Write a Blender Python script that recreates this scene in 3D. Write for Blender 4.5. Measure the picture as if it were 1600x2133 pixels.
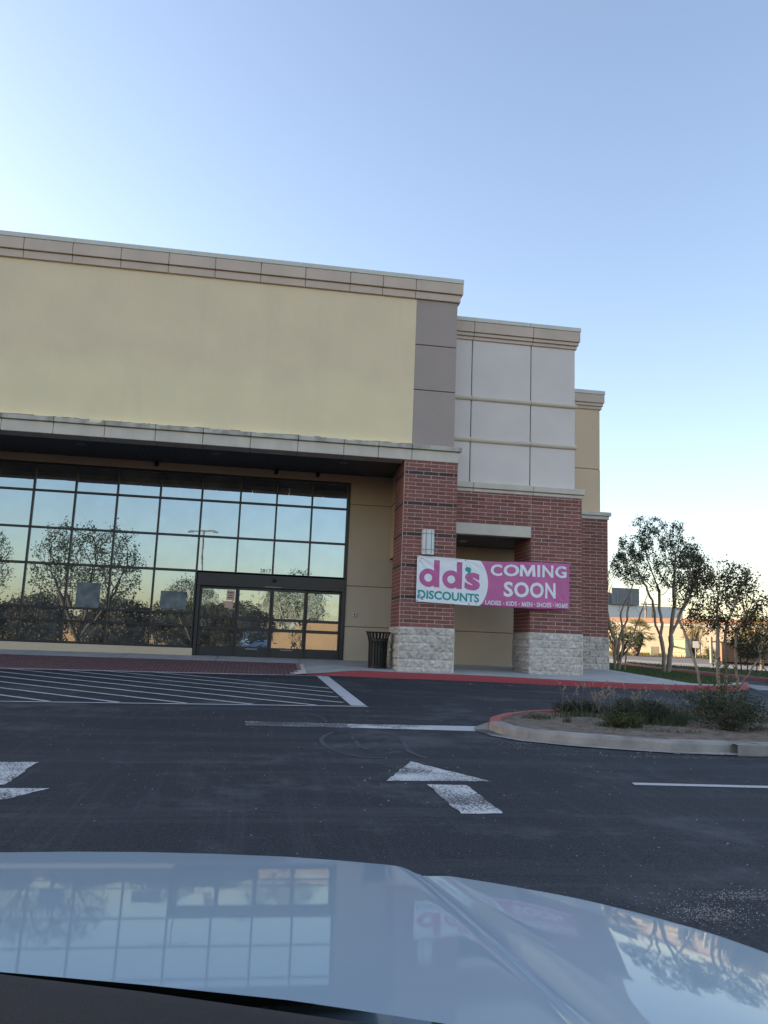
import bpy, bmesh, math, random
import numpy as np
from mathutils import Vector, Matrix, noise

R = math.radians
rng = random.Random(7)
nrg = np.random.default_rng(7)
sc = bpy.context.scene
for ob in list(bpy.data.objects):
    bpy.data.objects.remove(ob)
COL = sc.collection

# ------------------------------------------------------------------ camera, sky, sun, exposure
cam_d = bpy.data.cameras.new("camera")
cam = bpy.data.objects.new("camera", cam_d)
COL.objects.link(cam)
cam_d.sensor_fit = 'VERTICAL'
cam_d.sensor_height = 36.0
cam_d.sensor_width = 27.0
cam_d.lens = 28.253
cam_d.clip_start = 0.05
cam_d.clip_end = 3000
CAM = Vector((-3.530, -20.306, 0.701))
_yaw, _pit, _rol = R(8.462), R(9.191), R(2.261)
_f = Vector((math.sin(_yaw) * math.cos(_pit), math.cos(_yaw) * math.cos(_pit), math.sin(_pit)))
_r0 = Vector((math.cos(_yaw), -math.sin(_yaw), 0))
_u0 = _r0.cross(_f)
_r = _r0 * math.cos(_rol) + _u0 * math.sin(_rol)
_u = -_r0 * math.sin(_rol) + _u0 * math.cos(_rol)
M = Matrix((_r, _u, -_f)).transposed().to_4x4()
M.translation = CAM
cam.matrix_world = M
sc.camera = cam

SUN_EL, SUN_AZ = R(9.5), R(-67.0)
world = bpy.data.worlds.new("World")
sc.world = world
world.use_nodes = True
wn = world.node_tree.nodes
sky = wn.new('ShaderNodeTexSky')
sky.sky_type = 'NISHITA'
sky.sun_disc = False
sky.sun_elevation = SUN_EL
sky.sun_rotation = SUN_AZ
sky.altitude = 0
sky.air_density = 1.0
sky.dust_density = 1.2
sky.ozone_density = 0.9
tint = wn.new('ShaderNodeMix')          # one even white balance for the whole sky
tint.data_type = 'RGBA'
tint.blend_type = 'MULTIPLY'
tint.inputs[0].default_value = 1.0
tint.inputs[7].default_value = (1.03, 0.972, 1.045, 1)
world.node_tree.links.new(sky.outputs[0], tint.inputs[6])
world.node_tree.links.new(tint.outputs[2], wn['Background'].inputs[0])
wn['Background'].inputs[1].default_value = 0.15

sun_d = bpy.data.lights.new("sun", 'SUN')
sun_d.energy = 4.5
sun_d.angle = R(0.53)
sun_d.color = (1.0, 0.74, 0.46)
sun = bpy.data.objects.new("sun", sun_d)
COL.objects.link(sun)
_sd = Vector((math.sin(SUN_AZ) * math.cos(SUN_EL), math.cos(SUN_AZ) * math.cos(SUN_EL), math.sin(SUN_EL)))
sun.rotation_euler = _sd.to_track_quat('Z', 'Y').to_euler()
sun.location = (-40, 20, 40)

sc.view_settings.view_transform = 'Standard'
sc.view_settings.look = 'None'
sc.view_settings.exposure = 1.66
sc.view_settings.gamma = 1.0
sc.view_settings.use_curve_mapping = False
sc.render.engine = 'CYCLES'
sc.cycles.use_denoising = True
sc.cycles.max_bounces = 6
sc.cycles.diffuse_bounces = 3
sc.cycles.glossy_bounces = 4
sc.cycles.transparent_max_bounces = 8
sc.cycles.caustics_reflective = False
sc.cycles.caustics_refractive = False

# ------------------------------------------------------------------ materials
def new_mat(name):
    m = bpy.data.materials.new(name)
    m.use_nodes = True
    nt = m.node_tree
    return m, nt.nodes, nt.links, nt.nodes['Principled BSDF']

def setp(b, **k):
    for n, v in k.items():
        b.inputs[n].default_value = v

def c4(c):
    return (c[0], c[1], c[2], 1.0)

def mat(name, col, rough=0.8, var=0.15, scale=3.0, bump=0.0, bscale=60.0, metal=0.0, spec=0.5, col2=None,
        rnd=0.0, detail=6.0, stretch=(1, 1, 1), lo=0.3, hi=0.7, coat=0.0):
    """Principled material whose colour wanders between two shades on world-space noise; optional fine bump and per-object variation."""
    m, N, L, b = new_mat(name)
    setp(b, Roughness=rough, Metallic=metal)
    b.inputs['Specular IOR Level'].default_value = spec
    if coat:
        b.inputs['Coat Weight'].default_value = coat
        b.inputs['Coat Roughness'].default_value = 0.04
    geo = N.new('ShaderNodeNewGeometry')
    mp = N.new('ShaderNodeMapping')
    mp.inputs['Scale'].default_value = stretch
    L.new(geo.outputs['Position'], mp.inputs['Vector'])
    no = N.new('ShaderNodeTexNoise')
    no.inputs['Scale'].default_value = scale
    no.inputs['Detail'].default_value = detail
    L.new(mp.outputs[0], no.inputs['Vector'])
    cr = N.new('ShaderNodeValToRGB')
    a = col2 if col2 else tuple(max(0, c * (1 - var)) for c in col)
    bb = col if col2 else tuple(min(1, c * (1 + var)) for c in col)
    cr.color_ramp.elements[0].position = lo
    cr.color_ramp.elements[1].position = hi
    cr.color_ramp.elements[0].color = c4(a)
    cr.color_ramp.elements[1].color = c4(bb)
    L.new(no.outputs['Fac'], cr.inputs['Fac'])
    out = cr.outputs['Color']
    if rnd:
        oi = N.new('ShaderNodeObjectInfo')
        hs = N.new('ShaderNodeHueSaturation')
        mr = N.new('ShaderNodeMapRange')
        mr.inputs['To Min'].default_value = 1 - rnd
        mr.inputs['To Max'].default_value = 1 + rnd
        L.new(oi.outputs['Random'], mr.inputs['Value'])
        L.new(mr.outputs[0], hs.inputs['Value'])
        L.new(out, hs.inputs['Color'])
        out = hs.outputs[0]
    L.new(out, b.inputs['Base Color'])
    if bump:
        n2 = N.new('ShaderNodeTexNoise')
        n2.inputs['Scale'].default_value = bscale
        n2.inputs['Detail'].default_value = 5
        L.new(geo.outputs['Position'], n2.inputs['Vector'])
        bp = N.new('ShaderNodeBump')
        bp.inputs['Strength'].default_value = bump
        bp.inputs['Distance'].default_value = 0.02
        L.new(n2.outputs['Fac'], bp.inputs['Height'])
        L.new(bp.outputs[0], b.inputs['Normal'])
    return m

def leaf_mat(name, ca, cb, trans=0.25):
    m, N, L, b = new_mat(name)
    geo = N.new('ShaderNodeNewGeometry')
    no = N.new('ShaderNodeTexNoise')
    no.inputs['Scale'].default_value = 2.2
    no.inputs['Detail'].default_value = 3
    L.new(geo.outputs['Position'], no.inputs['Vector'])
    wn_ = N.new('ShaderNodeTexWhiteNoise')
    wn_.noise_dimensions = '1D'
    L.new(geo.outputs['Random Per Island'], wn_.inputs['W'])
    ad = N.new('ShaderNodeMath')
    ad.operation = 'MULTIPLY_ADD'
    ad.inputs[1].default_value = 0.5
    L.new(wn_.outputs['Value'], ad.inputs[0])
    sb = N.new('ShaderNodeMath')
    sb.operation = 'MULTIPLY'
    sb.inputs[1].default_value = 0.6
    L.new(no.outputs['Fac'], sb.inputs[0])
    L.new(sb.outputs[0], ad.inputs[2])
    cr = N.new('ShaderNodeValToRGB')
    cr.color_ramp.elements[0].position = 0.25
    cr.color_ramp.elements[1].position = 0.8
    cr.color_ramp.elements[0].color = c4(ca)
    cr.color_ramp.elements[1].color = c4(cb)
    L.new(ad.outputs[0], cr.inputs['Fac'])
    L.new(cr.outputs[0], b.inputs['Base Color'])
    setp(b, Roughness=0.55)
    b.inputs['Specular IOR Level'].default_value = 0.35
    tr = N.new('ShaderNodeBsdfTranslucent')
    L.new(cr.outputs[0], tr.inputs['Color'])
    mx = N.new('ShaderNodeMixShader')
    mx.inputs[0].default_value = trans
    L.new(b.outputs[0], mx.inputs[1])
    L.new(tr.outputs[0], mx.inputs[2])
    L.new(mx.outputs[0], N['Material Output'].inputs['Surface'])
    return m

def asphalt_mat():
    m, N, L, b = new_mat("asphalt")
    geo = N.new('ShaderNodeNewGeometry')
    P = geo.outputs['Position']
    def noi(s, d=6, mapping=None, rough=0.6):
        n = N.new('ShaderNodeTexNoise')
        n.inputs['Scale'].default_value = s
        n.inputs['Detail'].default_value = d
        n.inputs['Roughness'].default_value = rough
        if mapping:
            mp = N.new('ShaderNodeMapping')
            mp.inputs['Scale'].default_value = mapping[0]
            mp.inputs['Rotation'].default_value = (0, 0, mapping[1])
            L.new(P, mp.inputs['Vector'])
            L.new(mp.outputs[0], n.inputs['Vector'])
        else:
            L.new(P, n.inputs['Vector'])
        return n.outputs['Fac']
    def ramp(src, p0, p1, c0, c1):
        r = N.new('ShaderNodeValToRGB')
        r.color_ramp.elements[0].position = p0
        r.color_ramp.elements[1].position = p1
        r.color_ramp.elements[0].color = c0
        r.color_ramp.elements[1].color = c1
        L.new(src, r.inputs['Fac'])
        return r.outputs['Color']
    def mix(a, bcol, fac, mode='MIX'):
        x = N.new('ShaderNodeMix')
        x.data_type = 'RGBA'
        x.blend_type = mode
        if isinstance(fac, float):
            x.inputs[0].default_value = fac
        else:
            L.new(fac, x.inputs[0])
        L.new(a, x.inputs[6])
        if isinstance(bcol, tuple):
            x.inputs[7].default_value = bcol
        else:
            L.new(bcol, x.inputs[7])
        return x.outputs[2]
    base = ramp(noi(0.35, 5), 0.3, 0.7, (.0165, .020, .026, 1), (.024, .029, .037, 1))
    grain = ramp(noi(70, 4), 0.40, 0.70, (.45, .45, .45, 1), (2.2, 2.2, 2.2, 1))
    c = mix(base, grain, 0.8, 'MULTIPLY')
    # tyre-polished, dusty streaks running along the aisle and pale scuffs
    streak = ramp(noi(1.0, 6, ((0.18, 2.2, 1), 0.35), 0.7), 0.50, 0.72, (0, 0, 0, 1), (1, 1, 1, 1))
    c = mix(c, (.058, .063, .070, 1), _scale(N, L, streak, 0.8))
    dust = ramp(noi(0.8, 8, None, 0.72), 0.53, 0.74, (0, 0, 0, 1), (1, 1, 1, 1))
    c = mix(c, (.10, .105, .11, 1), _scale(N, L, dust, 0.9))
    # drag marks running towards the camera
    drag = ramp(noi(1.0, 4, ((14.0, 0.5, 1), -0.5), 0.6), 0.54, 0.74, (0, 0, 0, 1), (1, 1, 1, 1))
    c = mix(c, (.062, .067, .074, 1), _scale(N, L, drag, 0.4))
    grit = ramp(noi(38, 2), 0.70, 0.76, (0, 0, 0, 1), (1, 1, 1, 1))
    c = mix(c, (.22, .22, .21, 1), _scale(N, L, grit, 0.5))
    L.new(c, b.inputs['Base Color'])
    setp(b, Roughness=0.82)
    b.inputs['Specular IOR Level'].default_value = 0.3
    bp = N.new('ShaderNodeBump')
    bp.inputs['Strength'].default_value = 0.55
    bp.inputs['Distance'].default_value = 0.008
    L.new(noi(110, 4), bp.inputs['Height'])
    L.new(bp.outputs[0], b.inputs['Normal'])
    return m

def _scale(N, L, col, k):
    bw = N.new('ShaderNodeMath')
    bw.operation = 'MULTIPLY'
    bw.inputs[1].default_value = k
    L.new(col, bw.inputs[0])
    return bw.outputs[0]

def worn_paint(name, col, wear, under=(.035, .037, .042), big=1.2, rough=0.7):
    """Road paint, worn through to the asphalt in specks and patches."""
    m, N, L, b = new_mat(name)
    geo = N.new('ShaderNodeNewGeometry')
    n1 = N.new('ShaderNodeTexNoise'); n1.inputs['Scale'].default_value = 55; n1.inputs['Detail'].default_value = 5
    n2 = N.new('ShaderNodeTexNoise'); n2.inputs['Scale'].default_value = big; n2.inputs['Detail'].default_value = 4
    L.new(geo.outputs['Position'], n1.inputs['Vector']); L.new(geo.outputs['Position'], n2.inputs['Vector'])
    ad = N.new('ShaderNodeMath'); ad.operation = 'MULTIPLY_ADD'; ad.inputs[1].default_value = 0.6
    L.new(n2.outputs['Fac'], ad.inputs[0]); L.new(n1.outputs['Fac'], ad.inputs[2])
    cr = N.new('ShaderNodeValToRGB')
    cr.color_ramp.elements[0].position = wear - 0.06
    cr.color_ramp.elements[1].position = wear + 0.06
    cr.color_ramp.elements[0].color = c4(under)
    cr.color_ramp.elements[1].color = c4(col)
    L.new(ad.outputs[0], cr.inputs['Fac']); L.new(cr.outputs[0], b.inputs['Base Color'])
    setp(b, Roughness=rough)
    return m

def glass_mat(name, refl=0.55, wave=0.5, wscale=1.1, tint=(.10, .13, .14)):
    """Tinted storefront glass: a mirror-like sheet with slight roller wave, over a dim view of the room behind."""
    m, N, L, b = new_mat(name)
    geo = N.new('ShaderNodeNewGeometry')
    n1 = N.new('ShaderNodeTexNoise'); n1.inputs['Scale'].default_value = wscale; n1.inputs['Detail'].default_value = 3
    L.new(geo.outputs['Position'], n1.inputs['Vector'])
    bp = N.new('ShaderNodeBump'); bp.inputs['Strength'].default_value = wave; bp.inputs['Distance'].default_value = 0.01
    L.new(n1.outputs['Fac'], bp.inputs['Height'])
    gl = N.new('ShaderNodeBsdfGlossy'); gl.inputs['Roughness'].default_value = 0.0
    gl.inputs['Color'].default_value = (.66, .82, .95, 1)
    L.new(bp.outputs[0], gl.inputs['Normal'])
    tr = N.new('ShaderNodeBsdfTransparent'); tr.inputs['Color'].default_value = c4(tint)
    mx = N.new('ShaderNodeMixShader'); mx.inputs[0].default_value = refl
    L.new(tr.outputs[0], mx.inputs[1]); L.new(gl.outputs[0], mx.inputs[2])
    df = N.new('ShaderNodeBsdfDiffuse'); df.inputs['Color'].default_value = (.55, .56, .56, 1)
    n3 = N.new('ShaderNodeTexNoise'); n3.inputs['Scale'].default_value = 2.6; n3.inputs['Detail'].default_value = 8
    L.new(geo.outputs['Position'], n3.inputs['Vector'])
    mr = N.new('ShaderNodeMapRange'); mr.inputs['From Min'].default_value = .35; mr.inputs['From Max'].default_value = .75; mr.inputs['To Min'].default_value = .05; mr.inputs['To Max'].default_value = .16
    L.new(n3.outputs['Fac'], mr.inputs['Value'])
    m2 = N.new('ShaderNodeMixShader'); L.new(mr.outputs[0], m2.inputs[0]); L.new(mx.outputs[0], m2.inputs[1]); L.new(df.outputs[0], m2.inputs[2])
    L.new(m2.outputs[0], N['Material Output'].inputs['Surface'])
    N.remove(b)
    return m

def stucco_wall():
    """cream-yellow stucco, repainted below a wavering line, with trowel relief and faint run-off streaks"""
    m, N, L, b = new_mat('yellow_stucco')
    geo = N.new('ShaderNodeNewGeometry'); P = geo.outputs['Position']
    def noi(sc_, det, stretch=(1, 1, 1)):
        mp = N.new('ShaderNodeMapping'); mp.inputs['Scale'].default_value = stretch
        L.new(P, mp.inputs['Vector'])
        n = N.new('ShaderNodeTexNoise'); n.inputs['Scale'].default_value = sc_; n.inputs['Detail'].default_value = det
        L.new(mp.outputs[0], n.inputs['Vector'])
        return n.outputs['Fac']
    def math_(op, a, b2, c2=None):
        x = N.new('ShaderNodeMath'); x.operation = op
        for k, v in enumerate((a, b2, c2)):
            if v is None: continue
            if isinstance(v, (int, float)): x.inputs[k].default_value = v
            else: L.new(v, x.inputs[k])
        return x.outputs[0]
    sx = N.new('ShaderNodeSeparateXYZ'); L.new(P, sx.inputs[0])
    z = math_('MULTIPLY_ADD', noi(.5, 5), 1.1, sx.outputs['Z'])
    mr = N.new('ShaderNodeMapRange'); mr.inputs['From Min'].default_value = 7.75; mr.inputs['From Max'].default_value = 8.35
    L.new(z, mr.inputs['Value'])
    def mixc(a, b2, f, mode='MIX'):
        x = N.new('ShaderNodeMix'); x.data_type = 'RGBA'; x.blend_type = mode
        for k, v in ((0, f), (6, a), (7, b2)):
            if isinstance(v, (tuple, float)): x.inputs[k].default_value = v
            else: L.new(v, x.inputs[k])
        return x.outputs[2]
    c = mixc((.83, .69, .445, 1), (.79, .635, .425, 1), mr.outputs[0])
    blot = N.new('ShaderNodeMapRange'); blot.inputs['From Min'].default_value = .35; blot.inputs['From Max'].default_value = .68; blot.inputs['To Min'].default_value = .955; blot.inputs['To Max'].default_value = 1.015
    L.new(noi(.9, 8), blot.inputs['Value'])
    c = mixc(c, blot.outputs[0], 1.0, 'MULTIPLY')
    st = N.new('ShaderNodeMapRange'); st.inputs['From Min'].default_value = .55; st.inputs['From Max'].default_value = .8; st.inputs['To Min'].default_value = 1.0; st.inputs['To Max'].default_value = .955
    L.new(noi(1.0, 7, (2.3, 2.3, .22)), st.inputs['Value'])
    c = mixc(c, st.outputs[0], 1.0, 'MULTIPLY')
    L.new(c, b.inputs['Base Color']); setp(b, Roughness=.92)
    hb = math_('MULTIPLY_ADD', noi(3.2, 6), 1.6, noi(55, 5))
    bp = N.new('ShaderNodeBump'); bp.inputs['Strength'].default_value = .35; bp.inputs['Distance'].default_value = .02
    L.new(hb, bp.inputs['Height']); L.new(bp.outputs[0], b.inputs['Normal'])
    return m

MT = {}
MT['asphalt'] = asphalt_mat()
MT['concrete'] = mat('pavement_concrete', (.47, .45, .425), 0.85, scale=1.6, col2=(.36, .345, .325), bump=.3, bscale=45)
MT['kerb_concrete'] = mat('kerb_concrete', (.36, .34, .31), 0.9, scale=2.4, col2=(.19, .18, .168), bump=.5, bscale=35)
MT['red_kerb'] = worn_paint('red_kerb_paint', (.30, .045, .05), 0.62, under=(.19, .05, .05), big=1.0)
MT['red_faded'] = worn_paint('faded_red_kerb_paint', (.33, .085, .075), 0.66, under=(.26, .19, .17), big=1.4)
MT['paver'] = mat('red_ramp_paver', (.17, .075, .075), 0.9, scale=25, col2=(.12, .06, .062), bump=.5, bscale=90)
MT['white_line'] = worn_paint('white_line_paint', (.48, .48, .48), 0.64, under=(.30, .31, .32))
MT['white_worn'] = worn_paint('worn_white_paint', (.56, .56, .55), 0.77, under=(.055, .058, .062), big=2.6)
MT['white_gone'] = worn_paint('rubbed_off_white_paint', (.50, .50, .50), 0.86, under=(.045, .048, .053), big=1.5)
MT['grass_soil'] = mat('lawn_soil', (.05, .07, .025), 0.95, scale=4, col2=(.032, .05, .02), bump=.5, bscale=60)
MT['far_grass'] = mat('dry_far_grass', (.20, .20, .06), 0.95, scale=1.2, col2=(.12, .15, .04), bump=.5, bscale=20)
MT['soil'] = mat('bare_island_soil', (.21, .165, .125), 0.95, scale=7, col2=(.085, .068, .05), bump=.8, bscale=30)
MT['far_road'] = mat('far_road', (.16, .155, .15), 0.9, scale=.6, col2=(.12, .118, .115))
MT['far_concrete'] = mat('far_pavement', (.36, .34, .31), 0.9, scale=.6, col2=(.30, .285, .26))

MT['yellow'] = stucco_wall()
MT['drip'] = mat('yellow_wall_paint', (.80, .70, .46), 0.75, var=.05)
MT['mauve'] = mat('mauve_grey_stucco', (.40, .325, .29), 0.9, scale=.8, col2=(.36, .293, .262), bump=.25, bscale=60)
MT['lilac'] = mat('pale_grey_stucco', (.72, .645, .60), 0.9, scale=.9, col2=(.655, .585, .545), bump=.22, bscale=60)
MT['tan'] = mat('tan_stucco', (.70, .525, .355), 0.9, scale=.8, col2=(.64, .475, .325), bump=.2, bscale=60)
MT['beige'] = mat('beige_stucco', (.58, .475, .345), 0.9, scale=.8, col2=(.52, .425, .31), bump=.2, bscale=60)
MT['cornice'] = mat('cornice_stucco', (.63, .50, .40), 0.9, scale=1.2, col2=(.54, .43, .345), bump=.22, bscale=60, stretch=(1, 1, .5))
MT['torus'] = mat('cream_moulding_stucco', (.62, .54, .43), 0.9, scale=1.5, col2=(.57, .50, .395), bump=.2, bscale=60)
MT['coping'] = mat('metal_coping', (.58, .57, .50), 0.5, var=.06, scale=2, spec=.5)
MT['cast'] = mat('weathered_cast_stone', (.66, .59, .50), 0.9, scale=2.2, col2=(.54, .485, .415), bump=.4, bscale=50, stretch=(1, 1, .45))
MT['cast_dirty'] = mat('mould_stained_cast_stone', (.52, .485, .42), 0.9, scale=3.5, col2=(.27, .255, .23), bump=.4, bscale=50, stretch=(1, 1, .35), lo=.28, hi=.58)
MT['joint'] = mat('dark_joint', (.09, .08, .07), 0.95, var=.1)
MT['mortar'] = mat('pink_mortar', (.66, .50, .46), 0.95, var=.12, scale=9, bump=.3, bscale=120)
MT['brick'] = mat('red_brick', (.285, .108, .084), 0.9, scale=14, col2=(.20, .080, .066), bump=.45, bscale=110, rnd=.20)
MT['brick_b'] = mat('red_brick_brown', (.25, .105, .084), 0.9, scale=14, col2=(.18, .080, .068), bump=.45, bscale=110, rnd=.20)
MT['dark_brick'] = mat('dark_iron_brick', (.075, .052, .046), 0.85, scale=14, col2=(.05, .038, .037), bump=.45, bscale=110, rnd=.2)
MT['block'] = mat('split_face_block', (.70, .635, .56), 0.95, scale=13, col2=(.36, .325, .285), bump=1.0, bscale=30, rnd=.12)  # darker speckle puts the rough face's relief shade into the colour
MT['block_mortar'] = mat('grey_block_mortar', (.56, .52, .46), 0.95, var=.1, scale=6)
MT['soffit'] = mat('dark_soffit_metal', (.055, .055, .06), 0.6, var=.1, scale=4)
MT['frame'] = mat('black_anodised_frame', (.018, .018, .021), 0.38, var=.15, scale=5, spec=.5)
MT['frame_grey'] = mat('grey_metal_trim', (.22, .22, .23), 0.45, var=.1)
MT['glass'] = glass_mat('storefront_glass', .47, .10, .9)
MT['door_glass'] = glass_mat('door_glass', .50, .30, 2.2)
MT['room'] = mat('dim_room_wall', (.16, .15, .14), 0.9, var=.1)
MT['room_floor'] = mat('dim_room_floor', (.09, .085, .08), 0.6, var=.1)
MT['paper'] = mat('white_paper', (.70, .70, .68), 0.8, var=.05)
MT['pink_paper'] = mat('pinkish_notice_paper', (.55, .36, .30), 0.8, var=.06)
MT['dimmed_sheet'] = mat('glass_dimmed_sheet', (.115, .14, .15), .6, var=.4, scale=4)  # white sheets dimmed by tinted glass; that dimming is put into the grey
MT['black_print'] = mat('black_print', (.02, .02, .022), 0.6, var=.05)
MT['black_metal'] = mat('black_powder_coat', (.006, .006, .007), 0.45, var=.1, scale=8, spec=.5)
MT['lamp_metal'] = mat('brushed_aluminium', (.45, .46, .47), 0.4, var=.06, metal=.6)
MT['diffuser'] = mat('white_acrylic_diffuser', (.62, .66, .66), 0.35, var=.03, spec=.5)
MT['lamp_bar'] = mat('grey_lamp_cage', (.16, .20, .21), 0.5, var=.05)

MT['vinyl_white'] = mat('white_banner_vinyl', (.80, .82, .84), 0.5, var=.03, scale=1.5)
MT['vinyl_pink'] = mat('magenta_banner_vinyl', (.52, .11, .30), 0.5, var=.10, scale=1.2)
MT['ink_pink'] = mat('magenta_ink', (.52, .11, .30), 0.55, var=.04)
MT['ink_teal'] = mat('teal_ink', (.012, .30, .28), 0.55, var=.04)
MT['ink_white'] = mat('white_ink', (.80, .82, .84), 0.55, var=.02)
MT['grommet'] = mat('brass_grommet', (.25, .22, .18), 0.4, var=.05, metal=.7)

MT['bark'] = mat('smooth_grey_bark', (.36, .29, .225), 0.9, scale=9, col2=(.21, .165, .125), bump=.4, bscale=40, stretch=(1, 1, .25))
MT['bark_dark'] = mat('dark_bark', (.09, .07, .055), 0.95, scale=9, col2=(.05, .04, .033), bump=.5, bscale=40)
MT['twig'] = mat('bare_twig_bark', (.15, .125, .10), 0.95, var=.2)
MT['leaf'] = leaf_mat('crape_leaf', (.018, .040, .018), (.055, .092, .034), .3)
MT['leaf_red'] = leaf_mat('reddish_leaf', (.036, .024, .017), (.070, .072, .034), .3)
MT['leaf_young'] = leaf_mat('young_leaf', (.03, .04, .015), (.10, .11, .035), .3)
MT['leaf_gold'] = leaf_mat('olive_gold_leaf', (.10, .10, .03), (.20, .17, .05), .35)
MT['leaf_shrub'] = leaf_mat('dark_shrub_leaf', (.018, .028, .016), (.06, .075, .035), .2)
MT['weed'] = leaf_mat('weed_blade', (.035, .05, .022), (.10, .12, .055), .25)
MT['seed'] = leaf_mat('seed_head', (.20, .16, .12), (.33, .27, .21), .3)
MT['lawn'] = leaf_mat('lawn_blade', (.04, .07, .02), (.085, .12, .035), .25)
MT['palm_leaf'] = leaf_mat('palm_frond', (.05, .07, .02), (.14, .15, .05), .3)
MT['yucca'] = leaf_mat('yucca_leaf', (.02, .04, .018), (.045, .075, .03), .15)

MT['cream_wall'] = mat('cream_far_wall', (.64, .54, .42), 0.9, scale=.3, col2=(.58, .485, .375))
MT['orange_band'] = mat('terracotta_band', (.46, .27, .19), 0.9, scale=.5, var=.08)
MT['white_wall'] = mat('white_far_wall', (.66, .64, .60), 0.9, var=.04, scale=.2)
MT['grey_roof'] = mat('grey_metal_siding', (.17, .18, .185), 0.6, var=.08, scale=.3)
MT['brown_metal'] = mat('brown_painted_steel', (.26, .15, .085), 0.7, scale=2, col2=(.20, .115, .065))
MT['cabinet'] = mat('utility_cabinet_paint', (.42, .38, .28), 0.6, var=.05)
MT['post'] = mat('weathered_timber', (.26, .20, .14), 0.9, var=.15, scale=10)
MT['terracotta'] = mat('tan_far_store', (.56, .36, .20), 0.9, scale=.2, col2=(.48, .31, .17))

def car_paint(name, col):
    m, N, L, b = new_mat(name)
    setp(b, Roughness=0.5, Metallic=0.15)
    b.inputs['Specular IOR Level'].default_value = 0.3
    b.inputs['Base Color'].default_value = c4(col)
    b.inputs['Coat Weight'].default_value = 0.62
    b.inputs['Coat Roughness'].default_value = 0.03
    geo = N.new('ShaderNodeNewGeometry')
    n = N.new('ShaderNodeTexNoise'); n.inputs['Scale'].default_value = 2500; n.inputs['Detail'].default_value = 1
    L.new(geo.outputs['Position'], n.inputs['Vector'])
    bp = N.new('ShaderNodeBump'); bp.inputs['Strength'].default_value = .04; bp.inputs['Distance'].default_value = .001
    L.new(n.outputs['Fac'], bp.inputs['Height']); L.new(bp.outputs[0], b.inputs['Normal'])
    return m
MT['paint'] = car_paint('silver_car_paint', (.27, .375, .45))
MT['paint_white'] = car_paint('white_car_paint', (.65, .65, .64))
MT['cowl'] = mat('satin_cowl_plastic', (.10, .125, .15), 0.28, var=.05, spec=.6, coat=.5)
MT['cowl_rib'] = mat('grey_cowl_rib', (.17, .21, .25), 0.35, var=.05, spec=.5, coat=.5)
MT['dash'] = mat('black_dashboard', (.010, .010, .012), 0.75, var=.2, scale=60, bump=.3, bscale=600)
MT['rubber'] = mat('black_rubber', (.015, .015, .016), 0.8, var=.1)
MT['car_glass'] = glass_mat('car_window_glass', .35, .0, 1.0, (.05, .055, .06))
MT['headlight'] = mat('clear_headlight', (.45, .47, .5), 0.1, var=.05, metal=.6)

# ------------------------------------------------------------------ mesh helpers
ORG = {}          # net world origin of every parent built here

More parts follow.
